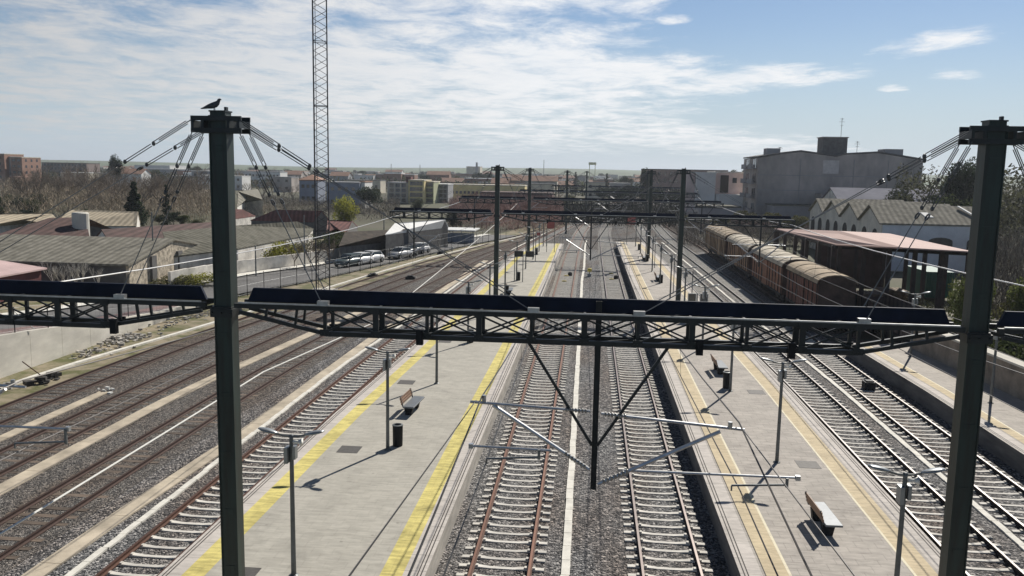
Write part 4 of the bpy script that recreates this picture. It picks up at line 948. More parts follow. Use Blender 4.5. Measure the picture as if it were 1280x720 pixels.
# parked cars
def make_car(col, name='parked_car'):
    t = thing(name, (0, 0, 0), '', 'car', 'cars parked along the street')
    paint = mat('car_paint', col, .3, 0, .03, 3, spec=.6)
    sec = [(-2.05, .72, .42, .66), (-1.9, .84, .28, .82), (-1.2, .88, .22, .95), (0, .89, .2, .98), (1.1, .88, .22, .92), (1.8, .82, .26, .78), (2.08, .66, .38, .62)]
    s = MB(); vs_ = []
    for y, w, zb, zt in sec: vs_ += [(-w * .92, y, zb), (w * .92, y, zb), (w, y, (zb + zt) / 2), (w * .93, y, zt), (-w * .93, y, zt), (-w, y, (zb + zt) / 2)]
    n = len(sec)
    s.add(vs_, [(i * 6 + k, i * 6 + (k + 1) % 6, i * 6 + 6 + (k + 1) % 6, i * 6 + 6 + k) for i in range(n - 1) for k in range(6)] + [(5, 4, 3, 2, 1, 0), tuple((n - 1) * 6 + k for k in range(6))])
    body = s.build('body', paint, t, smooth=True)
    cab = MB(); vs_ = []
    for y, w, z in [(-1.75, .74, .9), (-1.3, .66, 1.42), (.25, .66, 1.46), (1.05, .76, .92)]: vs_ += [(-w, y, z), (w, y, z)]
    for y, w, z in [(-1.75, .80, .8), (1.05, .82, .82)]: vs_ += [(-w, y, z), (w, y, z)]
    cab.add(vs_, [(0, 2, 3, 1), (2, 4, 5, 3), (4, 6, 7, 5), (0, 6, 4, 2), (1, 3, 5, 7), (0, 1, 9, 8), (6, 10, 11, 7), (0, 8, 10, 6), (1, 7, 11, 9)])
    cab.build('cabin', paint, t)
    MB().add([(-.68, 1.04, .99), (.68, 1.04, .99), (.6, .31, 1.42), (-.6, .31, 1.42), (-.68, 1.0, .97), (.68, 1.0, .97), (.6, .28, 1.40), (-.6, .28, 1.40)], [(0, 1, 2, 3), (7, 6, 5, 4), (0, 4, 5, 1), (1, 5, 6, 2), (2, 6, 7, 3), (3, 7, 4, 0)]).build('windscreen', M_glass, t)
    MB().add([(-.64, -1.76, .98), (.64, -1.76, .98), (.58, -1.37, 1.38), (-.58, -1.37, 1.38), (-.64, -1.7, .96), (.64, -1.7, .96), (.58, -1.31, 1.36), (-.58, -1.31, 1.36)], [(3, 2, 1, 0), (4, 5, 6, 7), (0, 1, 5, 4), (1, 2, 6, 5), (2, 3, 7, 6), (3, 0, 4, 7)]).build('rear_window', M_glass, t)
    for sg in (-1, 1):
        MB().add([(sg * .765, -1.45, .98), (sg * .775, .85, .98), (sg * .70, .25, 1.38), (sg * .70, -1.2, 1.36), (sg * .70, -1.45, .98), (sg * .70, .85, .98), (sg * .62, .25, 1.38), (sg * .62, -1.2, 1.36)], [(0, 1, 2, 3), (7, 6, 5, 4), (0, 4, 5, 1), (1, 5, 6, 2), (2, 6, 7, 3), (3, 7, 4, 0)]).build('side_window', M_glass, t)
        for y in (-1.3, 1.3):
            w = MB().tube([(sg * .74, y, .32), (sg * .92, y, .32)], .32, 14).build('wheel', M_black, t); MB().tube([(sg * .90, y, .32), (sg * .93, y, .32)], .19, 10).build('rim', M_galv, w)
        MB().box(sg * .66 - .14, sg * .66 + .14, 1.82, 1.99, .58, .72).build('headlight', M_lamphead, t); MB().box(sg * .66 - .12, sg * .66 + .12, -2.02, -1.92, .6, .76).build('tail_light', M_red, t)
        MB().box(sg * .9 - .1, sg * .9 + .1, .7, .85, .95, 1.07).build('mirror', M_black, t)
    MB().box(-.28, .28, 2.02, 2.09, .42, .53).build('number_plate', M_white, t)
    return t
M_cw, M_cs, M_cd = (.80, .80, .80), (.42, .43, .44), (.03, .035, .045)
cars = [(436, 332.5, (.10, .13, .13), 'dark grey-green car parked at the near end of the row'), (449, 330.5, M_cw, 'white car parked second in the row, its windscreen facing the tracks'), (463, 328, M_cw, 'white car parked third, beside the gap in the row'),
        (500, 322.5, M_cs, 'silver car parked after the gap in the row'), (508, 320, M_cd, 'dark car parked right behind the silver one'), (515.5, 318, (.05, .06, .09), 'dark blue car parked between the dark car and the last white car'), (523, 316.3, M_cw, 'farthest white car at the end of the parked row')]
made = {}
for px, py, col, lb in cars:
    p = gz(px, py, .25)
    if col in made: c = copy_tree(made[col])
    else: c = made[col] = make_car(col)
    c.location = (p.x, p.y, .25); c.rotation_euler = (0, 0, R(180 - 20)); c['label'] = lb

# rubble and bits on the verge
M_rub = mat('rubble', (.50, .47, .42), .9, 0, .3, 3, island=.5)
def rubble(px, py, n, sp, label, m=M_rub, size=.22):
    c = gz(px, py, .05); s = MB(); rnd = random.Random(label)
    for _ in range(n):
        x, y = c.x + rnd.gauss(0, sp), c.y + rnd.gauss(0, sp * 1.5); z = abs(rnd.gauss(.05, .12)); a = rnd.uniform(.3, 1) * size; b_ = a * rnd.uniform(.3, 1)
        s.box(x - a, x + a, y - b_, y + b_, z - .05, z + b_ * .7, rz=rnd.uniform(0, 3))
    tag(s.build('rubble', m), label, 'rubble heap', kind='stuff')
rubble(152, 424, 150, .7, 'pale rubble and broken slabs heaped against the retaining wall', size=.19)
rubble(118, 440, 60, .7, 'scattered rubble on the verge below the retaining wall', size=.13)
rubble(195, 405, 60, 1.3, 'loose stones strewn along the verge', size=.13); rubble(237, 396, 40, 1.0, 'pale stones at the end of the retaining wall', size=.14)
rubble(55, 476, 18, .35, 'dark heap of scrap beside the white kerb beam', mat('scrap', (.06, .055, .05), .9, 0, .3), .25)
rubble(4, 484, 10, .3, 'white stones at the left picture edge', size=.2); rubble(132, 489, 8, .15, 'white lump at the end of the short beige trough', M_white, .14)
tag(MB().tube([gz(55, 472, .3), gz(28, 452, 1.5)], .03, 5).build('iron_bar', M_rust), 'rusty iron bar leaning out of the scrap heap', 'iron bar')
for k, (px, py, lb) in enumerate([(466, 346, 'dark point motor beside the curving sidings, nearer one'), (551, 318, 'small dark point motor farther along the sidings'), (513, 349, 'dark trackside box between the old sidings')]):
    p = gz(px, py, 0); tag(MB().box(p.x - .5, p.x + .5, p.y - .3, p.y + .3, 0, .3).box(p.x - .3, p.x + .3, p.y - .25, p.y + .25, .3, .42).build('point_motor', M_black, bevel=.02), lb, 'point motor', 'point motors beside the sidings')
# ================================================================ street poles
for px, py, h, lb in [(193, 352, 7.2, 'tall thin pole beside the rubble gable'), (381, 338, 6.5, 'thin street pole left of the lattice mast'), (480, 318, 6.0, 'thin street pole among the parked cars'), (320, 345, 3.5, 'short street pole beside the pale wall')]:
    p = gz(px, py, .2); tag(MB().lathe((p.x, p.y, 0), [(.09, 0), (.06, h), (.02, h + .05)], 8).build('street_pole', M_galvd), lb, 'pole', 'thin poles along the street')
# ================================================================ RIGHT SIDE
M_van1 = board_mat('van_brown', (.46, .32, .19), (.24, .16, .10), 'Y', .55, .9)
M_van2 = board_mat('van_rust', (.42, .25, .145), (.24, .15, .10), 'Y', .55, .9)
M_van3 = board_mat('van_maroon', (.21, .085, .06), (.12, .065, .05), 'Y', .55, .9)
M_vroof = mat('van_roof', (.64, .57, .45), .85, 0, .25, .7, bump=.1, detail=8, col2=(.34, .29, .22))
M_vroof2 = mat('van_roof_old', (.42, .33, .225), .9, 0, .3, .7, detail=8)
M_vend = mat('van_end', (.075, .048, .038), .9, 0, .3, 1.2, bump=.3, detail=8)  # shade of the near van ends is put into this dark colour
M_under = mat('underframe', (.018, .015, .014), .8, 0, .3, 2)
def wagon(x, y0, y1, eave, top, bm, rm, label, nd=1):
    t = thing('goods_wagon', (x, (y0 + y1) / 2, 0), label, 'goods wagon', 'old goods wagons on the siding')
    w = 1.42; s = MB().box(x - w, x + w, y0, y1, 1.15, eave); s.build('body', bm, t)
    s = MB(); y = y0 + .15
    while y < y1 - .1:
        for sg in (-1, 1): s.box(x + sg * (w + .03) - .03, x + sg * (w + .03) + .03, y - .05, y + .05, 1.15, eave - .05)
        y += 1.3
    for sg in (-1, 1): s.box(x + sg * (w + .03) - .04, x + sg * (w + .03) + .04, y0, y1, eave - .16, eave - .04).box(x + sg * (w + .03) - .05, x + sg * (w + .03) + .05, y0, y1, 1.1, 1.25)
    s.build('body_rib', M_under, t)
    n = 9; ww = w + .12
    arc = [(x - ww * math.cos(math.pi * k / n), eave + (top - eave) * math.sin(math.pi * k / n)) for k in range(n + 1)]
    inner = [(px, pz - .07) for px, pz in arc[::-1]]
    MB().prism(arc + inner, 'y', y0 - .12, y1 + .12).build('roof', rm, t)
    MB().prism([(px + (x - px) * .09, pz - .07) for px, pz in arc], 'y', y0 - .06, y0 + .02).box(x - w + .02, x + w - .02, y0 - .06, y0 - .005, 1.15, eave).build('end_wall', M_vend, t)
    y = y0 + 1.5
    while y < y1 - .5:
        MB().prism(arc + [(px, pz + .05) for px, pz in arc[::-1]], 'y', y - .05, y + .05).build('roof_hoop', rm, t); y += 3.1
    for k in range(nd):
        yc = y0 + (y1 - y0) * (k + .5) / nd
        d = MB().box(x - w - .11, x - w - .04, yc - 1.1, yc + 1.1, 1.2, eave - .2).build('door', bm, t)
        MB().tube([(x - w - .14, yc + .9, 1.9), (x - w - .14, yc + .9, 2.5)], .03, 5).build('handle', M_galvd, d)
    MB().box(x - 1.2, x + 1.2, y0, y1, .85, 1.15).box(x - .15, x + .15, y0 - .5, y1 + .5, .9, 1.1).build('underframe', M_under, t)
    for yc in (y0 + 1.7, y1 - 1.7) if y1 - y0 < 12 else (y0 + 1.4, y0 + 3.2, y1 - 3.2, y1 - 1.4):
        for sg in (-1, 1): MB().tube([(x + sg * .8, yc, .68), (x + sg * .94, yc, .68)], .48, 16).build('wheel', M_under, t)
        MB().box(x - 1.1, x - .98, yc - .6, yc + .6, .55, .85).build('axle_box', M_under, t)
    for yy, dd in ((y0, -1), (y1, 1)):
        for sg in (-1, 1): MB().tube([(x + sg * .88, yy, 1.05), (x + sg * .88, yy + dd * .55, 1.05)], [.08, .08], 8).tube([(x + sg * .88, yy + dd * .55, 1.05), (x + sg * .88, yy + dd * .62, 1.05)], .22, 10).build('buffer', M_under, t)
    return t
wagon(19.2, 112.5, 131.5, 3.75, 4.5, M_van1, M_vroof2, 'brown weathered boarded van with a dull roof, farthest of the wagons', 2)
wagon(19.2, 95.8, 110.6, 3.75, 4.5, M_van2, M_vroof, 'rusty boarded van with a pale curved roof, second farthest of the wagons', 1)
M_van4 = board_mat('van_red', (.40, .19, .115), (.24, .135, .09), 'Y', .55, .9)
wagon(19.2, 79.0, 93.9, 3.8, 4.5, M_van4, M_vroof, 'red rusty boarded van with a pale curved roof, joined to the maroon one', 1)
wagon(19.2, 66.8, 77.1, 3.85, 4.5, M_van3, M_vroof2, 'dark maroon van nearest the viewer at the end of the wagon row', 1)
# low sided wagon and junk beyond it
t = thing('open_wagon', (23.2, 66, 0), 'open low-sided wagon with faded brown panels right of the maroon van', 'open wagon')
M_fade = board_mat('faded_panel', (.17, .125, .105), (.10, .075, .065), 'Y', .35, .9)
for sg in (-1, 1): MB().box(23.2 + sg * 1.35 - .06, 23.2 + sg * 1.35 + .06, 60, 72, 1.15, 2.55).build('side_panel', M_fade, t)
for y in (60, 71.9): MB().box(21.95, 24.45, y, y + .1, 1.15, 2.2).build('end_panel', M_fade, t)
MB().box(21.9, 24.5, 60, 72, 1.0, 1.15).build('floor', M_under, t); MB().box(22.1, 24.3, 60.1, 71.8, .7, 1.0).build('underframe', M_under, t)
s = MB()
for k in range(9): s.box(21.70, 21.79, 60.3 + k * 1.4, 60.45 + k * 1.4, 1.0, 2.6)
s.build('stake', M_under, t)
for y in (62, 64, 68, 70):
    for sg in (-1, 1): MB().tube([(23.2 + sg * .8, y, .5), (23.2 + sg * .94, y, .5)], .45, 14).build('wheel', M_under, t)

# open-sided canopy shed with the pink roof
M_dkbrick = mat('dark_brick', (.10, .065, .055), .95, 0, .3, .5, bump=.3, detail=8)  # dark mottled tone for the shed's back wall
M_pinkroof = mat('pinkish_sheet_roof', (.52, .36, .31), .8, 0, .12, .25, bump=.1, detail=8, col2=(.43, .29, .255))
t = thing('open_shed', (27, 86, 0), 'open-sided shed with a broad pinkish pitched roof right of the wagons', 'open shed')
e0, r0, e1 = gz(1045, 307, 6.0), gz(1128, 311, 6.9), gz(1217, 316, 6.0)
f0, fr, f1 = gz(968, 286.5, 6.0), gz(1050, 290, 6.9), gz(1112, 293, 6.0)
r_ = MB(); top = [e0, r0, fr, f0], [r0, e1, f1, fr]
for fc in top: r_.add([(p.x, p.y, p.z + .1) for p in fc] + [(p.x, p.y, p.z) for p in fc], [(0, 1, 2, 3), (7, 6, 5, 4), (0, 4, 5, 1), (1, 5, 6, 2), (2, 6, 7, 3), (3, 7, 4, 0)])
r_.build('roof', M_pinkroof, t)
q0, q1, q2 = f0.lerp(f1, .38), f1.lerp(f0, .02), e1.lerp(f1, .02)
MB().bar((q0.x, q0.y, 2.6), (q1.x, q1.y, 2.6), .15, 5.2).build('back_wall', M_dkbrick, t)
M_post2 = mat('shed_post', (.07, .055, .05), .8, 0, .2, 1)
for a, c, n in ((e0, f0, 5), (e1, f1, 4), (e0, e1, 5), (f0, f1, 4)):
    for k in range(n + 1):
        p = a.lerp(c, .03 + .94 * k / n); 
        MB().box(p.x - .16, p.x + .16, p.y - .16, p.y + .16, 0, 5.95).build('post', M_post2, t)
    MB().bar((a.x, a.y, 5.86), (c.x, c.y, 5.86), .14, .24).build('beam', M_under, t)
s = MB()
for k in range(1, 6):
    a = e0.lerp(f0, k / 6); c = e1.lerp(f1, k / 6); s.bar((a.x, a.y, 5.8), (c.x, c.y, 5.75), .1, .2); m_ = a.lerp(c, .5); s.bar((a.x, a.y, 5.8), (m_.x, m_.y, 6.3), .08, .1)
s.build('roof_truss', M_under, t)
# things in its shade
M_green = mat('green_container', (.02, .11, .075), .6, 0, .15, 1)
t = thing('container', (35.6, 88, 0), 'dark green metal container standing under the shed eave', 'container')
MB().box(33.8, 36.4, 87.5, 93.5, .15, 2.75).build('body', M_green, t)
s = MB()
for k in range(9): s.box(33.98 + k * .27, 34.05 + k * .27, 87.44, 87.5, .25, 2.65)
s.build('door', M_green, t)
M_timber = mat('stacked_timber', (.20, .15, .10), .9, 0, .35, 1, bump=.4, stretch=(4, .4, 4))
for k, (x, y, lb) in enumerate([(26.5, 82, 'stack of old timber sleepers near the pink-roofed shed post'), (29.5, 85, 'pile of grey timbers deeper under the pink-roofed shed'), (24.6, 90, 'light timber pile between the vans and the shed')]):
    s = MB()
    for j in range(4):
        for i in range(5): s.box(x - 1.2 + i * .5, x - .78 + i * .5, y - 1.3, y + 1.3, j * .32, j * .32 + .27, rz=.04 * (i % 3 - 1))
    tag(s.build('timber_stack', M_timber), lb, 'timber stack')
M_oldbrick = mat('old_masonry', (.27, .225, .18), .95, 0, .3, .8, bump=.6, bscale=6, detail=9)
t = thing('old_wall', (24.5, 52, 0), 'old brownish masonry wall along the back of the far right platform', 'wall')
MB().add([(21.3, 57.0, .8), (21.8, 57.3, .8), (23.9, 26, .8), (23.4, 26, .8), (21.3, 57.0, 2.5), (21.8, 57.3, 2.5), (23.9, 26, 2.6), (23.4, 26, 2.6)], [(4, 7, 6, 5), (0, 1, 5, 4), (1, 2, 6, 5), (2, 3, 7, 6), (3, 0, 4, 7)]).build('masonry', M_oldbrick, t)
MB().add([(21.2, 57.1, 2.503), (21.9, 57.4, 2.503), (24.0, 26, 2.603), (23.3, 26, 2.603), (21.2, 57.1, 2.62), (21.9, 57.4, 2.62), (24.0, 26, 2.72), (23.3, 26, 2.72)], [(4, 7, 6, 5), (0, 1, 5, 4), (1, 2, 6, 5), (2, 3, 7, 6), (3, 0, 4, 7)]).build('coping', M_conc, t)
t = thing('yard_hut', (27, 64, 0), 'low grey-topped hut half hidden behind the truss at right', 'hut')
MB().box(25.2, 29.4, 62, 66, 0, 1.9).build('wall', M_dkwall, t); MB().box(25.0, 29.6, 61.8, 66.2, 1.9, 2.1).build('roof', M_roof_g, t)

# four-gabled warehouse
M_cream = mat('cream_render', (.68, .64, .56), .9, 0, .15, .5, detail=8)
M_bluew = mat('pale_blue_render', (.74, .75, .78), .9, 0, .1, .4, detail=7)
t = thing('gabled_warehouse', (45, 132, 0), 'old goods warehouse with four cream gables and arched openings, its flank pale', 'warehouse')
gx0, gx1 = 38.0, 51.5
arch = lambda cx, w, z0, zs, n=8: [(cx - w, z0), (cx + w, z0)] + [(cx + w * math.cos(math.pi * k / n), zs + w * math.sin(math.pi * k / n)) for k in range(n + 1)]
for i in range(4):
    ya, yb = 114.6 + i * 9.1, 114.6 + (i + 1) * 9.1; ym = (ya + yb) / 2
    MB().prism([(ya, -.2), (yb - .02, -.2), (yb - .02, 6.0), (ym, 8.1), (ya, 6.0)], 'x', gx0, gx1).build('wall', M_cream, t)
    MB().prism([(ya - .25, 5.93), (ym, 8.14), (yb + .2, 5.97), (yb + .2, 6.12), (ym, 8.35), (ya - .25, 6.1)], 'x', gx0 - .35, gx1 + .3).build('roof', M_roof_g, t)
    for d in (-2.2, 2.2):
        MB().prism(arch(ym + d, 1.05, 1.2, 4.2), 'x', gx0 - .05, gx0 + .1).build('arched_opening', M_gap, t)
MB().box(gx0 + .15, gx1 - .1, 114.45, 114.6, -.1, 5.85).build('flank_wall', M_bluew, t)
for cx in (45.5, 50.3): MB().prism([(cx - 1.5, 2.9), (cx + 1.5, 2.9), (cx + 1.5, 3.9)] + [(cx + 1.5 * math.cos(math.pi * k / 8), 3.9 + .5 * math.sin(math.pi * k / 8)) for k in range(1, 8)] + [(cx - 1.5, 3.9)], 'y', 114.38, 114.5).build('window', M_glass, t)
sk = MB().add([(44.0, 116.0, 6.95), (45.0, 116.0, 6.95), (44.6, 117.2, 7.5), (43.7, 117.2, 7.5), (44.0, 116.0, 6.8), (45.0, 116.0, 6.8), (44.6, 117.2, 7.3), (43.7, 117.2, 7.3)], [(0, 1, 2, 3), (7, 6, 5, 4), (0, 4, 5, 1), (1, 5, 6, 2), (2, 6, 7, 3), (3, 7, 4, 0)])
sk.build('skylight', M_roof_w, t)
MB().bar((49.0, 118.6, 8.35), (51.0, 114.9, 6.5), .35, .12).build('roof_flashing', M_roof_w, t)
# pale-roofed hall behind it
gabled('pale_hall', 'pale lilac-grey roofed hall between the warehouse gables and the big grey block', 'hall', 49, 76, 168, 190, 5.5, 9.6, 'x', M_wallw, mat('lilac_roof', (.25, .25, .29), .95, 0, .12, .3, spec=.1))
gabled('long_shed', 'low shed with white roof edges beyond the gabled warehouse', 'shed', 48, 66, 148, 158, 5.0, 6.6, 'x', M_wallw, M_roof_d)

# big grey apartment block, seen from its blind side
M_gwall = mat('stained_grey_render', (.52, .455, .41), .92, 0, .22, .14, bump=.15, bscale=4, stretch=(1, 1, .55), detail=12, col2=(.26, .23, .21), thr=(.36, .64))
M_gwall2 = mat('grey_render', (.36, .34, .34), .9, 0, .15, .2, detail=8)
t = thing('apartment_block', (56, 210, 0), 'big blind-walled grey apartment block with a rooftop tower and a balconied left side', 'apartment block')
s = MB(); s.prism([(38.2, -.2), (74.3, -.2), (74.3, 15.9), (64.5, 17.4), (57.2, 16.9), (55.3, 16.4), (47.4, 17.4), (43, 16.8), (38.2, 15.9)], 'y', 200, 219)
s.build('wall', M_gwall, t)
r_ = MB(); pr_ = [(38.0, 16.0), (43, 16.9), (47.4, 17.5), (55.3, 16.5), (57.2, 17.0), (64.5, 17.5), (74.5, 16.0)]
r_.prism(pr_ + [(x, z + .3) for x, z in pr_[::-1]], 'y', 199.8, 219.2); r_.build('roof', M_dkwall, t)
tw = MB().box(53.0, 58.4, 203, 208, 16.9, 20.8).build('rooftop_tower', M_dkwall, t)
MB().box(52.8, 58.6, 202.8, 208.2, 20.8, 21.0).build('tower_roof', M_gwall, tw)
def aerial(x, y, z, h, parent=None):
    s = MB().tube([(x, y, z), (x, y, z + h)], .05, 5)
    for k, w in ((.95, .9), (.8, 1.3), (.62, .7)): s.tube([(x - w / 2, y, z + h * k), (x + w / 2, y, z + h * k)], .03, 4)
    s.tube([(x, y - .8, z + h * .9), (x, y + .8, z + h * .9)], .03, 4)
    return s.build('aerial', M_steel, parent)
MB().box(40.5, 51, 192, 199.9, -.2, 5.4).build('annexe', M_gwall2, t); MB().box(51.2, 59, 195, 199.9, -.2, 8.2).build('annexe', M_gwall, t); MB().box(40.2, 51.3, 191.7, 199.95, 5.4, 5.65).build('annexe_roof', M_roof_d, t)
MB().box(66.5, 70.5, 202, 207, 16.0, 18.4).build('roof_hut', M_gwall2, t); MB().box(40.5, 43.5, 203, 207, 16.2, 18.2).build('roof_hut', M_gwall2, t)
for zz in (5.2, 8.6, 12.0): MB().box(38.25, 74.25, 199.93, 199.99, zz, zz + .16).build('floor_band', M_gwall2, t)
MB().box(52.5, 56.0, 199.94, 199.99, 12.6, 15.6).build('render_patch', mat('pale_patch', (.62, .57, .53), .9, 0, .1, 1), t)
for xx in (47.5, 59.3, 66.8): MB().tube([(xx, 199.9, 0), (xx, 199.9, 15.8)], .09, 6).build('downpipe', M_gwall2, t)
aerial(57.4, 205, 20.9, 4.5, t); aerial(61.5, 206, 17, 3.2, t); aerial(44, 206, 17, 1.6, t)
for j in range(4):
    for k in range(2):
        y = 202.0 + k * 8.6; z = 3.2 + 3.4 * j
        b = MB().box(37.0, 38.2, y, y + 5, z, z + .18).box(37.0, 37.1, y, y + 5, z + .18, z + 1.1).build('balcony', M_gwall2, t)
        MB().box(38.14, 38.22, y + .8, y + 2.0, z + .2, z + 2.4).box(38.14, 38.22, y + 2.6, y + 4.4, z + .9, z + 2.3).build('window', M_glass, b)
M_wht = mat('white_far', (.76, .75, .72), .9, 0, .08, .3, detail=8)
block('white_block', 'plain pale blank-walled building left of the big grey block', 'building', gy(871.5, 217, 222).x, gy(895, 217, 222).x, 222, 238, -.2, gy(880, 217, 222).z, M_wht, M_wht, [('-x', 3, 3, 1.2, 1.5, 1)])
M_pinkr = mat('pink_render', (.68, .55, .51), .9, 0, .12, .4)
t = block('pink_building', 'pinkish plastered building with a recessed dark terrace beside the big grey block', 'building', gy(895, 216, 224).x, gy(929.5, 216, 224).x, 224, 240, -.2, gy(900, 216, 224).z, M_pinkr, M_wallw, [('-y', 2, 3, 1.1, 1.3, .8)])
p0, p1 = gy(901, 219, 223.9), gy(910, 241, 223.9); MB().box(p0.x, p1.x, 223.85, 224.1, p1.z, p0.z).build('recess', M_gap, t)
q0, q1 = gy(898, 243, 218), gy(929, 256, 218); MB().box(q0.x, q1.x, 217.5, 224, -.2, q0.z).build('terrace', M_wht, t)
block('pink_end_house', 'narrow pinkish-grey house left of the plain pale blank wall', 'building', gy(859, 217, 226).x, gy(871, 217, 226).x, 226, 240, -.2, gy(865, 216.5, 226).z, M_pinkr, M_wallw)
block('low_grey_building', 'low grey building in front of the pale blank wall', 'building', 24, 33, 190, 198, -.2, 4.8, M_gwall2, M_roof_d, [('-y', 4, 1, 1.2, 1.0, .5)])
block('brick_row', 'long reddish brick block on the skyline above the pale building', 'building', 24, 62, 395, 410, -.2, 13.6, mat('far_brick', (.36, .24, .20), .9, 0, .12, .5), M_dkwall, [('-y', 14, 4, 1.2, 1.4, 1)])

# ================================================================ VEGETATION
def leafmesh(n, clumps, sz, rnd):
    s = MB()
    for _ in range(n):
        cx, cy, cz, r_ = rnd.choice(clumps)
        while True:
            d = Vector((rnd.uniform(-1, 1), rnd.uniform(-1, 1), rnd.uniform(-1, 1)))
            if .25 < d.length < 1: break
        d *= r_; p = Vector((cx, cy, cz)) + d
        a = Vector((rnd.gauss(0, 1), rnd.gauss(0, 1), rnd.gauss(0, 1))).normalized(); b_ = a.orthogonal().normalized(); k = sz * rnd.uniform(.55, 1.25)
        s.add([p + a * k, p + b_ * k * .55, p - a * k, p - b_ * k * .55], [(0, 1, 2, 3)])
    return s
def limbs(s, p, d, L, r, depth, rnd, spread=.55, kids=3):
    q = p + d * L; mid = p.lerp(q, .5) + Vector((rnd.gauss(0, .05), rnd.gauss(0, .05), 0)) * L
    s.tube([p, mid, q], [r, r * .85, r * .7], 5 if depth > 1 else 3, cap=False)
    if depth == 0: return
    for k in range(kids):
        f = rnd.uniform(.45, 1.0); dd = (d + Vector((rnd.gauss(0, spread), rnd.gauss(0, spread), rnd.uniform(-.1, .45)))).normalized()
        limbs(s, p.lerp(q, f), dd, L * rnd.uniform(.55, .8), r * .58, depth - 1, rnd, spread, kids)
M_bark = mat('bark', (.12, .10, .08), .95, 0, .3, 4)
M_twig = mat('twigs_brown', (.24, .19, .145), .95, 0, .25, .4, rand=.25)
M_twigr = mat('twigs_reddish', (.26, .17, .15), .95, 0, .25, .4, rand=.25)
M_twigw = mat('twigs_white', (.50, .47, .42), .9, 0, .2, 2)
L_dark = leaf_mat('leaf_dark', (.028, .042, .022)); L_mid = leaf_mat('leaf_mid', (.055, .07, .028)); L_lime = leaf_mat('leaf_lime', (.27, .27, .05)); L_olive = leaf_mat('leaf_olive', (.095, .095, .042))
def leafy(seed, h, w, lm, n, sz, trunk=.3, shape='round'):
    rnd = random.Random(seed); t = thing('leafy_tree', (0, 0, 0), '', 'tree')
    tr = MB(); limbs(tr, Vector((0, 0, 0)), Vector((0, 0, 1)), h * .42, .022 * h, 3, rnd, .5, 3); tr.build('trunk', M_bark, t)
    cl = []
    if shape == 'round':
        for _ in range(16):
            a = rnd.uniform(0, 6.28); q = rnd.uniform(.1, .75) * w / 2; z = h * rnd.uniform(trunk + .12, .86); q *= 1 - .5 * abs(z / h - .55)
            cl.append((q * math.cos(a), q * math.sin(a), z, w * rnd.uniform(.13, .24)))
    elif shape == 'cone':
        for k in range(18):
            u = k / 17; z = h * (.1 + .82 * u); q = w * .36 * (1 - u); a = k * 2.4
            cl.append((q * math.cos(a), q * math.sin(a), z, max(.09 * w, w * .28 * (1 - u) + .05 * w)))
    else:
        for _ in range(10): a = rnd.uniform(0, 6.28); q = rnd.uniform(0, .5) * w; cl.append((q * math.cos(a), q * math.sin(a) , h * rnd.uniform(.3, .65), min(h * .35, w * .3)))
    leafmesh(n, cl, sz, rnd).build('crown', lm, t); return t
def bare(seed, h, tm, depth=4, spread=.5, name='bare_tree'):
    rnd = random.Random(seed); t = thing(name, (0, 0, 0), '', 'tree')
    a = MB(); a.tube([(0, 0, -.2), (0, 0, h * .3)], [.016 * h, .012 * h], 6); a.build('trunk', tm, t)
    s = MB()
    for k in range(4): limbs(s, Vector((0, 0, h * (.2 + .05 * k))), Vector((rnd.gauss(0, .35), rnd.gauss(0, .35), 1)).normalized(), h * .30, .011 * h, depth, rnd, spread, 3)
    s.build('crown', tm, t); return t
def brush(name, label, px0, px1, Ya, Yb, hmax, m, n, wid, ln, seed, base=0.0, upr=.8):
    rnd = random.Random(seed); s = MB()
    for _ in range(n):
        Y = rnd.uniform(Ya, Yb); v = gy(rnd.uniform(px0, px1), 230, Y)
        lump = .55 + .45 * math.sin(v.x * .21 + seed) * math.sin(Y * .17 + seed * 2)
        hh = hmax * (.35 + .65 * lump) * rnd.random() ** .8; z = base + hh
        a = Vector((rnd.gauss(0, 1 - upr), rnd.gauss(0, 1 - upr), rnd.uniform(.3, 1))).normalized() * ln * rnd.uniform(.5, 1.2)
        b_ = Vector((rnd.uniform(-1, 1), rnd.uniform(-1, 1), 0)).normalized() * wid * rnd.uniform(.5, 1.2); p = Vector((v.x, v.y, z))
        s.add([p - a * .5 - b_ * .5, p - a * .5 + b_ * .5, p + a * .5 + b_ * .25, p + a * .5 - b_ * .25], [(0, 1, 2, 3)])
    return tag(s.build(name, m), label, kind='stuff')
first_use = set()
def plant(proto, p, sc, label, group=None, rz=None):
    if proto.name in first_use: o = copy_tree(proto)
    else: o = proto; first_use.add(proto.name)
    o.location = (p[0], p[1], p[2] if len(p) > 2 else -.1); o.scale = sc if isinstance(sc, tuple) else (sc,) * 3
    o.rotation_euler = (0, 0, rz if rz is not None else random.uniform(0, 6.28)); o['label'] = label
    if group: o['group'] = group
    elif 'group' in o: del o['group']
    return o
P_bare = [bare(11 + k, 10, M_twig) for k in range(3)]; P_red = [bare(31 + k, 7, M_twigr, 4, .65) for k in range(2)]
P_con = leafy(5, 10, 4.6, L_dark, 4200, .22, shape='cone'); P_con2 = leafy(6, 10, 2.4, L_dark, 1500, .2, shape='cone')
P_dark = [leafy(50 + k, 9, 8, L_dark, 6500, .19) for k in range(2)]; P_mid = [leafy(60 + k, 8, 7.5, L_mid, 5500, .19) for k in range(2)]
P_olive = leafy(70, 7, 7, L_olive, 5000, .19); P_lime = leafy(71, 6.2, 7.5, L_lime, 3200, .2, .15)
P_sun = leafy(72, 8, 7.5, leaf_mat('leaf_fresh', (.13, .15, .05)), 5200, .2, .05); P_bush = leafy(80, 2.2, 3.4, L_olive, 1500, .12, shape='bush'); P_bushl = leafy(81, 2.2, 4, L_lime, 1600, .12, shape='bush'); P_bushg = leafy(82, 2.6, 4, L_mid, 1700, .13, shape='bush')
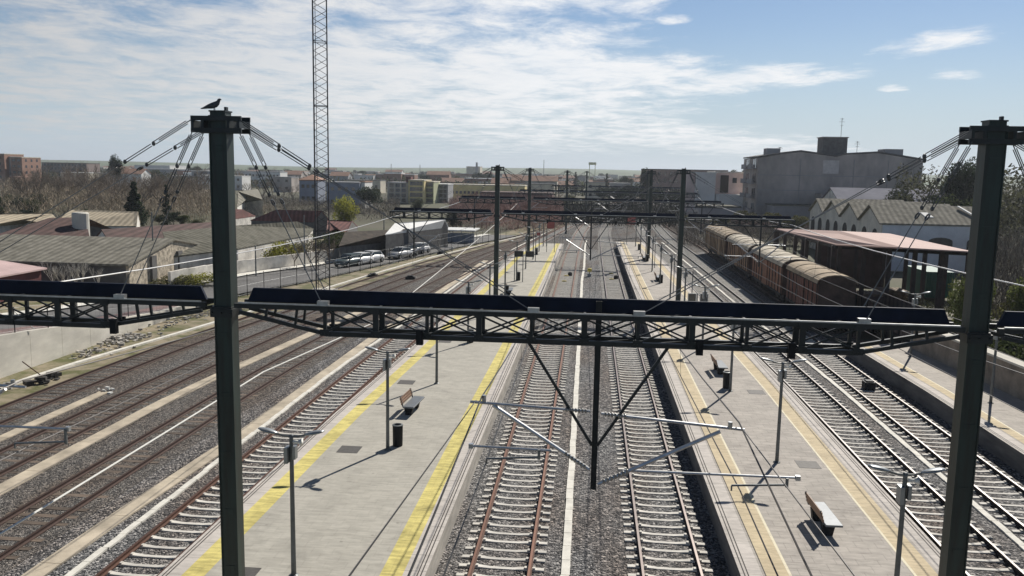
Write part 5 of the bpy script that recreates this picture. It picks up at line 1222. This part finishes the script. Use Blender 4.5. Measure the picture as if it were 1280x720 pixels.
P_sap = bare(90, 3.2, M_twigw, 3, .35, 'bare_sapling')
def B(px, pyb, Y):            # foot of something standing at distance Y behind pixel column px
    v = gy(px, pyb, Y); return (v.x, v.y, -.15)
G1_ = 'bare brown trees beyond the left roofs'; rnd = random.Random(3)
k = 0
for px in range(28, 262, 9):
    for Y, hs in ((rnd.uniform(195, 230), 1.0), (rnd.uniform(250, 300), 1.15)):
        if rnd.random() < .12: continue
        plant(P_bare[k % 3], B(px + rnd.uniform(-4, 4), 255, Y), hs * rnd.uniform(.75, 1.1), 'leafless brown tree in the thicket beyond the left roofs', G1_); k += 1
for px in range(300, 410, 13):
    plant(P_bare[k % 3], B(px + rnd.uniform(-4, 4), 255, rnd.uniform(260, 330)), rnd.uniform(.6, .9), 'leafless brown tree between the small houses left of the lattice mast', 'bare trees left of the lattice mast'); k += 1
plant(P_con, B(168, 255, 146), (1.0, 1.0, .93), 'broad dark conifer in front of the bare thicket at left'); plant(P_con2, B(208, 255, 147), (.95, .95, .9), 'slim dark cypress right of the broad dark conifer')
plant(P_dark[0], B(146, 250, 330), (1.0, 1.0, 1.75), 'dark round tree on the skyline above the thicket')
plant(P_lime, B(431, 277, 165), (1.0, 1.0, 1.0), 'bright yellow-green tree right of the lattice mast')
for px, py, sc, pr_, lb in [(345, 322, (1.7, 1.5, 1.3), P_bushl, 'bright green bush above the pale street wall'), (322, 324, (1.2, 1.2, 1.2), P_bushl, 'lime bush nearest the left mast above the pale street wall'), (292, 327, (1.5, 1.5, 1.1), P_bush, 'greyish olive bush right beside the left mast'), (372, 316, 1.2, P_bush, 'olive bush behind the wire fence left of the lattice mast'),
                        (415, 312, (1.4, 1.4, 1.3), P_bushg, 'green bush behind the lattice mast'), (245, 347, (1.4, 1.4, .55), P_bushl, 'low weeds in front of the rubble gable'), (222, 349, (1.2, 1.2, .5), P_bush, 'low dry weeds at the corner of the rubble gable')]:
    v = gz(px, py, .9); plant(pr_, (v.x, v.y, .2), sc, lb)
for k2, px in enumerate((66, 76, 83, 95, 104, 122)):
    v = gz(px, 362, .8); plant(P_sap, (v.x, v.y, .3), rnd.uniform(.8, 1.15), 'whitish bare sapling in front of the dark shed wall', 'whitish saplings by the shed')
for k2, px in enumerate((368, 388, 396, 412)):
    v = gz(px, 335, .2); plant(P_bare[k2 % 3], (v.x, v.y, 0), rnd.uniform(.28, .4), 'small leafless tree by the street fence near the lattice mast', 'small bare street trees')
for k2 in range(17):
    px = 4 + k2 * 15 + rnd.uniform(-6, 6)
    plant([P_mid[0], P_olive, P_dark[1], P_mid[1]][k2 % 4], B(px, 262, rnd.uniform(150, 185)), (.42, .42, rnd.uniform(.22, .36)), 'low green shrub along the front of the bare thicket beyond the left roofs', 'shrubs in front of the bare thicket')
for k2 in range(7):
    plant([P_mid[0], P_dark[0]][k2 % 2], B(2 + k2 * 9, 262, rnd.uniform(170, 200)), (.6, .6, rnd.uniform(.4, .55)), 'dark green tree at the left end of the bare thicket', 'dark green trees at the left end of the thicket')
v = gz(549, 303, 0); plant(P_dark[0], (v.x, v.y, 0), (.45, .45, .32), 'dark green bush in front of the white-roofed shed')
# reddish brush in the middle distance
for k2 in range(30):
    px = 566 + k2 * 4.4 + rnd.uniform(-3, 3); Y = rnd.uniform(172, 240)
    plant(P_red[k2 % 2], B(px, 280, Y), (1.3, 1.3, rnd.uniform(.8, 1.1)), 'leafless reddish-brown tree in the thicket behind the middle masts', 'reddish bare trees behind the middle masts')
plant(P_dark[1], B(566, 285, 160), (.5, .5, .5), 'dark green bush between the white awning and the reddish thicket'); plant(P_mid[0], B(522, 262, 215), .6, 'grey-green tree beside the yellow apartment block'); plant(P_dark[0], B(462, 270, 230), (1, 1, .8), 'dark tree left of the yellow apartment block')
for px, Y, sc in ((470, 300, .7), (455, 360, .9), (545, 430, .8), (700, 260, .55), (712, 300, .6)):
    plant(P_olive, B(px, 250, Y), sc, {470: 'olive tree left of the yellow block', 455: 'olive tree behind the blue-grey house', 545: 'olive tree behind the yellow block', 700: 'olive tree left of the far tracks', 712: 'farther olive tree left of the far tracks'}[px])
for k2 in range(16):
    px = 752 + k2 * 7.2 + rnd.uniform(-3, 3)
    plant(P_dark[k2 % 2], B(px, 245, rnd.uniform(300, 360)), (1.0, 1.0, rnd.uniform(.55, .85)), 'dark leafy tree in the belt across the far tracks', 'dark tree belt across the far tracks')
for px, h in ((719, .75), (758, .72), (684, .65)): plant(P_con2, B(px, 240, 420), (1.6, 1.6, h * 1.7), {719: 'dark cypress left of the distant tracks', 758: 'dark cypress above the distant tree belt', 684: 'dark cypress behind the third gantry mast'}[px])
plant(P_dark[0], B(806, 245, 300), (.75, .75, 1.55), 'tall round tree standing above the tree belt on the skyline')
for px, h in ((905, 1.62), (914, 1.72), (923, 1.6), (930, 1.75)): plant(P_mid[1], B(px, 245, 330), (.55, .55, h), 'loose green tree on the skyline left of the big grey block', 'skyline trees left of the grey block')
# right: shrubs before the blank walls, trees beyond
for k2 in range(14):
    px = 868 + k2 * 10.5; plant(P_red[k2 % 2] if k2 % 3 else P_olive, B(px, 290, rnd.uniform(150, 185)), (.75, .75, rnd.uniform(.5, .75)), 'leafless brush in front of the grey and pale blank walls' if k2 % 3 else 'low olive tree in front of the grey and pale blank walls', 'brush before the blank walls' if k2 % 3 else 'olive trees before the blank walls')
plant(P_dark[1], (65, 158, 0), (1.35, 1.35, 1.83), 'big dark umbrella-shaped tree right of the grey block')
for k2, (x, y, sc) in enumerate([(70, 165, 1.4), (58, 168, 1.3), (76, 150, 1.3), (62, 148, 1.15), (84, 160, 1.5)]):
    plant([P_olive, P_mid[0]][k2 % 2], (x, y, 0), sc, 'dull green tree in the mass behind the warehouse roof', 'green trees behind the warehouse')
for k2, (x, y, sc) in enumerate([(47, 78, 1.05), (51, 86, 1.2), (44, 70, .95), (55, 92, 1.3)]): plant(P_bare[k2 % 3], (x, y, 0), sc, 'leafless tree right of the right mast', 'bare trees right of the right mast')
plant(P_dark[0], (43.5, 62, 0), (.8, .8, 1.45), 'dark leafy tree at the right picture edge')
for x, y, sc, pr_, lb in [(26.0, 59.5, (.48, .48, .72), P_sun, 'sunlit green bush below the shed eave left of the right mast'), (30.6, 60.5, (.5, .5, .68), P_sun, 'sunlit green bush at the right picture edge beyond the masonry wall'), (30.0, 64, (1.3, 1.3, 1.5), P_bush, 'olive bush in front of the shed posts'), (36.5, 66, (1.6, 1.6, 1.7), P_bushg, 'green bush just right of the right mast'),
                      (26.2, 49, (1.1, 1.6, 1.2), P_bushg, 'green bush behind the old masonry wall'), (27.5, 42, (1.2, 1.6, 1.3), P_bush, 'olive bush behind the old masonry wall right of the mast'), (28, 57, (1.2, 1.4, 1.2), P_bushg, 'dark green bush behind the end of the old masonry wall')]:
    plant(pr_, (x, y, .1), sc, lb)

M_br1 = mat('brush_brown', (.36, .285, .20), .95, 0, .3, .08, island=.5); M_br2 = mat('brush_red', (.45, .29, .25), .95, 0, .3, .08, island=.45); M_br3 = mat('brush_grey', (.21, .18, .145), .95, 0, .3, .1, island=.5)
brush('brushwood', 'leafless brown thicket filling the ground beyond the left roofs', 0, 268, 165, 330, 6.8, M_br1, 62000, .085, 1.0, 1, upr=.45)
brush('brushwood', 'reddish leafless thicket behind the middle masts', 562, 705, 168, 250, 5.6, M_br2, 30000, .08, .8, 2, upr=.45)
brush('brushwood', 'brown leafless brush before the grey and pale blank walls', 850, 1050, 140, 196, 3.8, M_br3, 20000, .075, .8, 3, upr=.5)
brush('brushwood', 'dark brown brush between the small houses beyond the left roofs', 296, 500, 190, 300, 3.2, M_br3, 22000, .11, .8, 4, upr=.45)
brush('brushwood', 'dark brush and hedges along the far tracks', 690, 860, 190, 300, 3.0, mat('brush_dark', (.055, .055, .042), .95, 0, .3, .1, island=.5), 10000, .25, 1.0, 6)
L_wood = leaf_mat('far_wood_leaf', (.060, .066, .038), .5)
brush('far_wood', 'distant hazy belt of trees and gardens through the whole town', -80, 960, 420, 1350, 7.5, L_wood, 42000, 1.5, 2.2, 7, upr=.3)
brush('green_wood', 'dull green wood behind the warehouse and the right mast', 1120, 1400, 150, 235, 15, leaf_mat('right_wood_leaf', (.06, .062, .034), .5), 22000, .55, .8, 8, upr=.2)
brush('brushwood', 'dark leafless brush right of the right mast', 1225, 1360, 62, 130, 6.5, M_br3, 9000, .10, .9, 12)
brush('undergrowth', 'dark undergrowth in the shade round the pink-roofed shed', 1000, 1290, 66, 80, 1.5, leaf_mat('undergrowth_leaf', (.045, .05, .025), .5), 9000, .16, .25, 9, upr=.2)
# ================================================================ TOWN
M_yel = mat('yellow_render', (.80, .65, .32), .9, 0, .1, .3); M_crm = mat('cream_far', (.62, .56, .45), .9, 0, .1, .3); M_gry = mat('grey_far', (.34, .34, .35), .9, 0, .1, .3)
M_brk = mat('brick_far', (.33, .19, .14), .9, 0, .12, .4); M_blu = mat('blue_far', (.26, .29, .36), .9, 0, .1, .3); M_org = mat('orange_roof', (.34, .195, .135), .85, 0, .15, .5); M_olv = mat('olive_render', (.44, .45, .28), .9, 0, .1, .3)
def PXb(px0, px1, Y, pytop): a, c = gy(px0, pytop, Y), gy(px1, pytop, Y); return a.x, c.x, (a.z + c.z) / 2
def pblock(name, label, cat, px0, px1, Y, pytop, depth, wm, rm, wins=(), **kw):
    x0, x1, z = PXb(px0, px1, Y, pytop); return block(name, label, cat, x0, x1, Y, Y + depth, -.2, z, wm, rm, wins, **kw)
pblock('apartment_block', 'brick apartment tower at the left picture edge on the skyline', 'apartment block', -40, 5, 380, 192.5, 14, M_brk, M_crm, [('-y', 4, 5, 1.6, 1.3, .5)])
pblock('apartment_block', 'second brick apartment tower, just right of the one at the left edge', 'apartment block', 13, 27, 380, 197, 14, M_brk, M_crm, [('-y', 2, 5, 1.6, 1.1, .3), ('+x', 3, 5, 1.2, 1.2, 1)])
pblock('stairwell_block', 'shaded grey stairwell block joining the two brick towers', 'building', 5.2, 12.8, 383, 196.5, 10, M_gry, M_gry)
pblock('orange_house', 'orange-walled house below the brick towers', 'house', 12, 26, 300, 222, 12, M_org, M_brk, [('-y', 2, 2, 1, 1.2, .5)])
pblock('apartment_block', 'long brownish block behind the bare thicket with a small roof hut', 'apartment block', 52, 108, 520, 204, 15, mat('brown_far', (.26, .20, .18), .9, 0, .1), M_dkwall, [('-y', 12, 5, 1.4, 1.4, 1)])
pblock('white_hall', 'long white-roofed industrial hall above the left thicket', 'hall', 168, 212, 700, 207, 30, M_wht, M_wht)
pblock('grey_hall', 'long grey industrial hall on the left skyline', 'hall', 165, 250, 640, 212, 30, M_gry, M_gry)
pblock('white_row', 'pale terrace of houses behind the left mast', 'terrace', 296, 350, 480, 215, 12, M_wht, M_gry, [('-y', 12, 2, 1.2, 1.2, .5)])
t = pblock('blue_house', 'blue-grey house with an orange hipped roof left of the lattice mast', 'house', 374, 396, 270, 226, 9, M_blu, M_org, [('-y', 3, 2, 1.0, 1.1, .4)])
x0, x1, z = PXb(374, 396, 270, 226); MB().add([(x0 - .3, 269.7, z + .35), (x1 + .3, 269.7, z + .35), (x1 + .3, 279.3, z + .35), (x0 - .3, 279.3, z + .35), ((x0 + x1) / 2, 274.5, z + 2.0)], [(0, 1, 4), (1, 2, 4), (2, 3, 4), (3, 0, 4), (3, 2, 1, 0)]).build('hipped_roof', M_org, t)
pblock('blue_house', 'wide blue-grey gable-walled house right of the lattice mast', 'house', 408, 449, 250, 229, 9, M_blu, M_gry, [('-y', 4, 2, .9, 1.0, .8)])
pblock('white_house', 'small white house beside the blue-grey house', 'house', 450, 456, 252, 228, 9, M_wht, M_org)
pblock('apartment_block', 'grey-brown apartment block left of the yellow one', 'apartment block', 484, 510, 300, 229, 12, M_crm, M_gry, [('-y', 3, 4, 1.5, 1.3, .5)])
pblock('apartment_block', 'yellow apartment block with a maroon roof hut in the middle distance', 'apartment block', 510.5, 530, 296, 226, 14, M_yel, M_crm, [('-y', 4, 4, 1.1, 1.4, .5)])
x0, x1, z = PXb(506, 512, 298, 221); block('roof_hut', 'maroon roof hut atop the yellow apartment block', 'roof hut', x0, x1, 300, 304, z - 2.2, z, M_maroon, M_maroon, parapet=0)
pblock('apartment_block', 'olive apartment block right of the yellow one', 'apartment block', 530.5, 542, 300, 228, 13, M_olv, M_crm, [('-y', 3, 4, .9, 1.3, .3)])
pblock('grey_building', 'grey building at the right end of the apartment row', 'building', 543, 560, 310, 231, 12, M_gry, M_wht, [('-y', 3, 4, 1.2, 1.3, .4)])
pblock('yellow_school', 'long low yellow building with a band of dark windows behind the middle mast', 'building', 562, 656, 330, 232, 12, M_yel, M_crm, [('-y', 18, 1, 1.0, 1.1, .5), ])
pblock('red_shed', 'long reddish shed behind the third gantry', 'shed', 600, 690, 262, 242, 14, mat('reddish_wall', (.20, .12, .105), .9, 0, .15, .3), M_roof_b)
pblock('factory', 'distant pale factory with a chimney on the skyline', 'factory', 583, 600, 900, 208.5, 20, M_crm, M_brk)
v = gy(596, 203, 900); tag(MB().lathe((v.x, v.y, 0), [(1.6, 0), (1.0, v.z)], 10).build('chimney', M_gry), 'slim chimney beside the distant factory', 'chimney')
for px, py, lb in ((680, 200, 'thin distant mast on the skyline right of the factory'), (525, 206, 'thin distant mast on the skyline above the yellow block'), (489, 205, 'thin far mast on the skyline left of the yellow block')):
    v = gy(px, py, 900); tag(MB().bar((v.x, v.y, 0), (v.x, v.y, v.z), .6, .6).build('distant_mast', M_gry), lb, 'mast')
v0, v1 = gy(737, 206, 700), gy(744, 206, 700)
t = thing('water_tower', (v0.x, 700, 0), 'small distant frame tower on the skyline above the tracks', 'tower')
for x in (v0.x, v1.x): MB().box(x - .25, x + .25, 700, 700.5, 0, v0.z).build('leg', M_olv, t)
MB().box(v0.x - .8, v1.x + .8, 699, 702, v0.z, v0.z + 2).build('tank', M_olv, t)
cols = [('white', M_wht), ('cream', M_crm), ('cream', M_crm), ('grey', M_gry), ('brick', M_brk), ('brown', M_gwall)]
rf = [('orange-tiled', M_org), ('grey flat', M_gry), ('dark flat', M_dkwall), ('pale flat', M_wht)]
rnd = random.Random(21)
for i in range(170):
    px = rnd.choice([rnd.uniform(30, 300), rnd.uniform(290, 620), rnd.uniform(600, 760), rnd.uniform(740, 930)]); Y = rnd.uniform(380, 1300)
    cn, cm = rnd.choice(cols); rn, rm = rnd.choice(rf); w = rnd.uniform(8, 26); h = rnd.uniform(4, 8.5)
    v = gy(px, 230, Y); side = 'left of the lattice mast' if px < 390 else 'between the lattice mast and the middle masts' if px < 625 else 'beyond the far tracks'
    fl = max(1, int(h / 3)); nw = int(w / 3.2) if Y < 520 else 0
    lb = f'distant {cn} {"house" if h < 6 else "building"} with {rn} roof {side}'
    if rn.startswith('orange'): gabled('town_house', lb, 'house', v.x - w / 2, v.x + w / 2, Y, Y + 9, h, h + 2.2, 'x', cm, rm, [('-y', nw, 1.1, 1.2, h * .5)] if nw else (), group=lb)
    else: block('town_building', lb, 'building', v.x - w / 2, v.x + w / 2, Y, Y + 11, -.2, h, cm, rm, [('-y', nw, fl, 1.2, 1.2, .4)] if nw else (), group=lb)
for i in range(150):
    px = rnd.uniform(20, 935); Y = rnd.uniform(420, 1500); h = rnd.uniform(.7, 1.25)
    plant(rnd.choice([P_dark[0], P_dark[1], P_mid[0], P_mid[1], P_olive, P_bare[0], P_bare[1]]), B(px, 235, Y), (h * 1.2, h * 1.2, h), 'distant tree among the far town houses', 'trees scattered through the far town')
# ================================================================ HILLS
M_hill = mat('hill_grass', (.085, .135, .04), .95, 0, .3, .004, detail=8, col2=(.075, .085, .045), stretch=(1, .3, 1))
s = MB(); n = 90; vs_ = []
for i in range(n + 1):
    a = R(-65 + 130 * i / n)
    hh = 17.5 + 3 * math.sin(i * .33) + 2.5 * math.sin(i * .13 + 1)
    for rr, z in ((1500, -1), (2000, hh * .55), (2700, hh), (3400, hh * .5), (4000, -2)): vs_.append((rr * math.sin(a), rr * math.cos(a), z))
s.add(vs_, [(i * 5 + k, i * 5 + k + 1, i * 5 + 6 + k, i * 5 + 5 + k) for i in range(n) for k in range(4)])
structure(s.build('hills', M_hill, smooth=True))

# ================================================================ AIR
hm = bpy.data.materials.new('haze'); hm.use_nodes = True; hn = hm.node_tree; hn.nodes.clear()
hv = hn.nodes.new('ShaderNodeVolumePrincipled'); hv.inputs['Color'].default_value = (.86, .92, 1, 1); hv.inputs['Density'].default_value = .00017; hv.inputs['Anisotropy'].default_value = .3
ho = hn.nodes.new('ShaderNodeOutputMaterial'); hn.links.new(hv.outputs[0], ho.inputs['Volume'])
tag(MB().box(-4500, 4500, -400, 4500, -1.3, 60).build('haze', hm), kind='stuff')
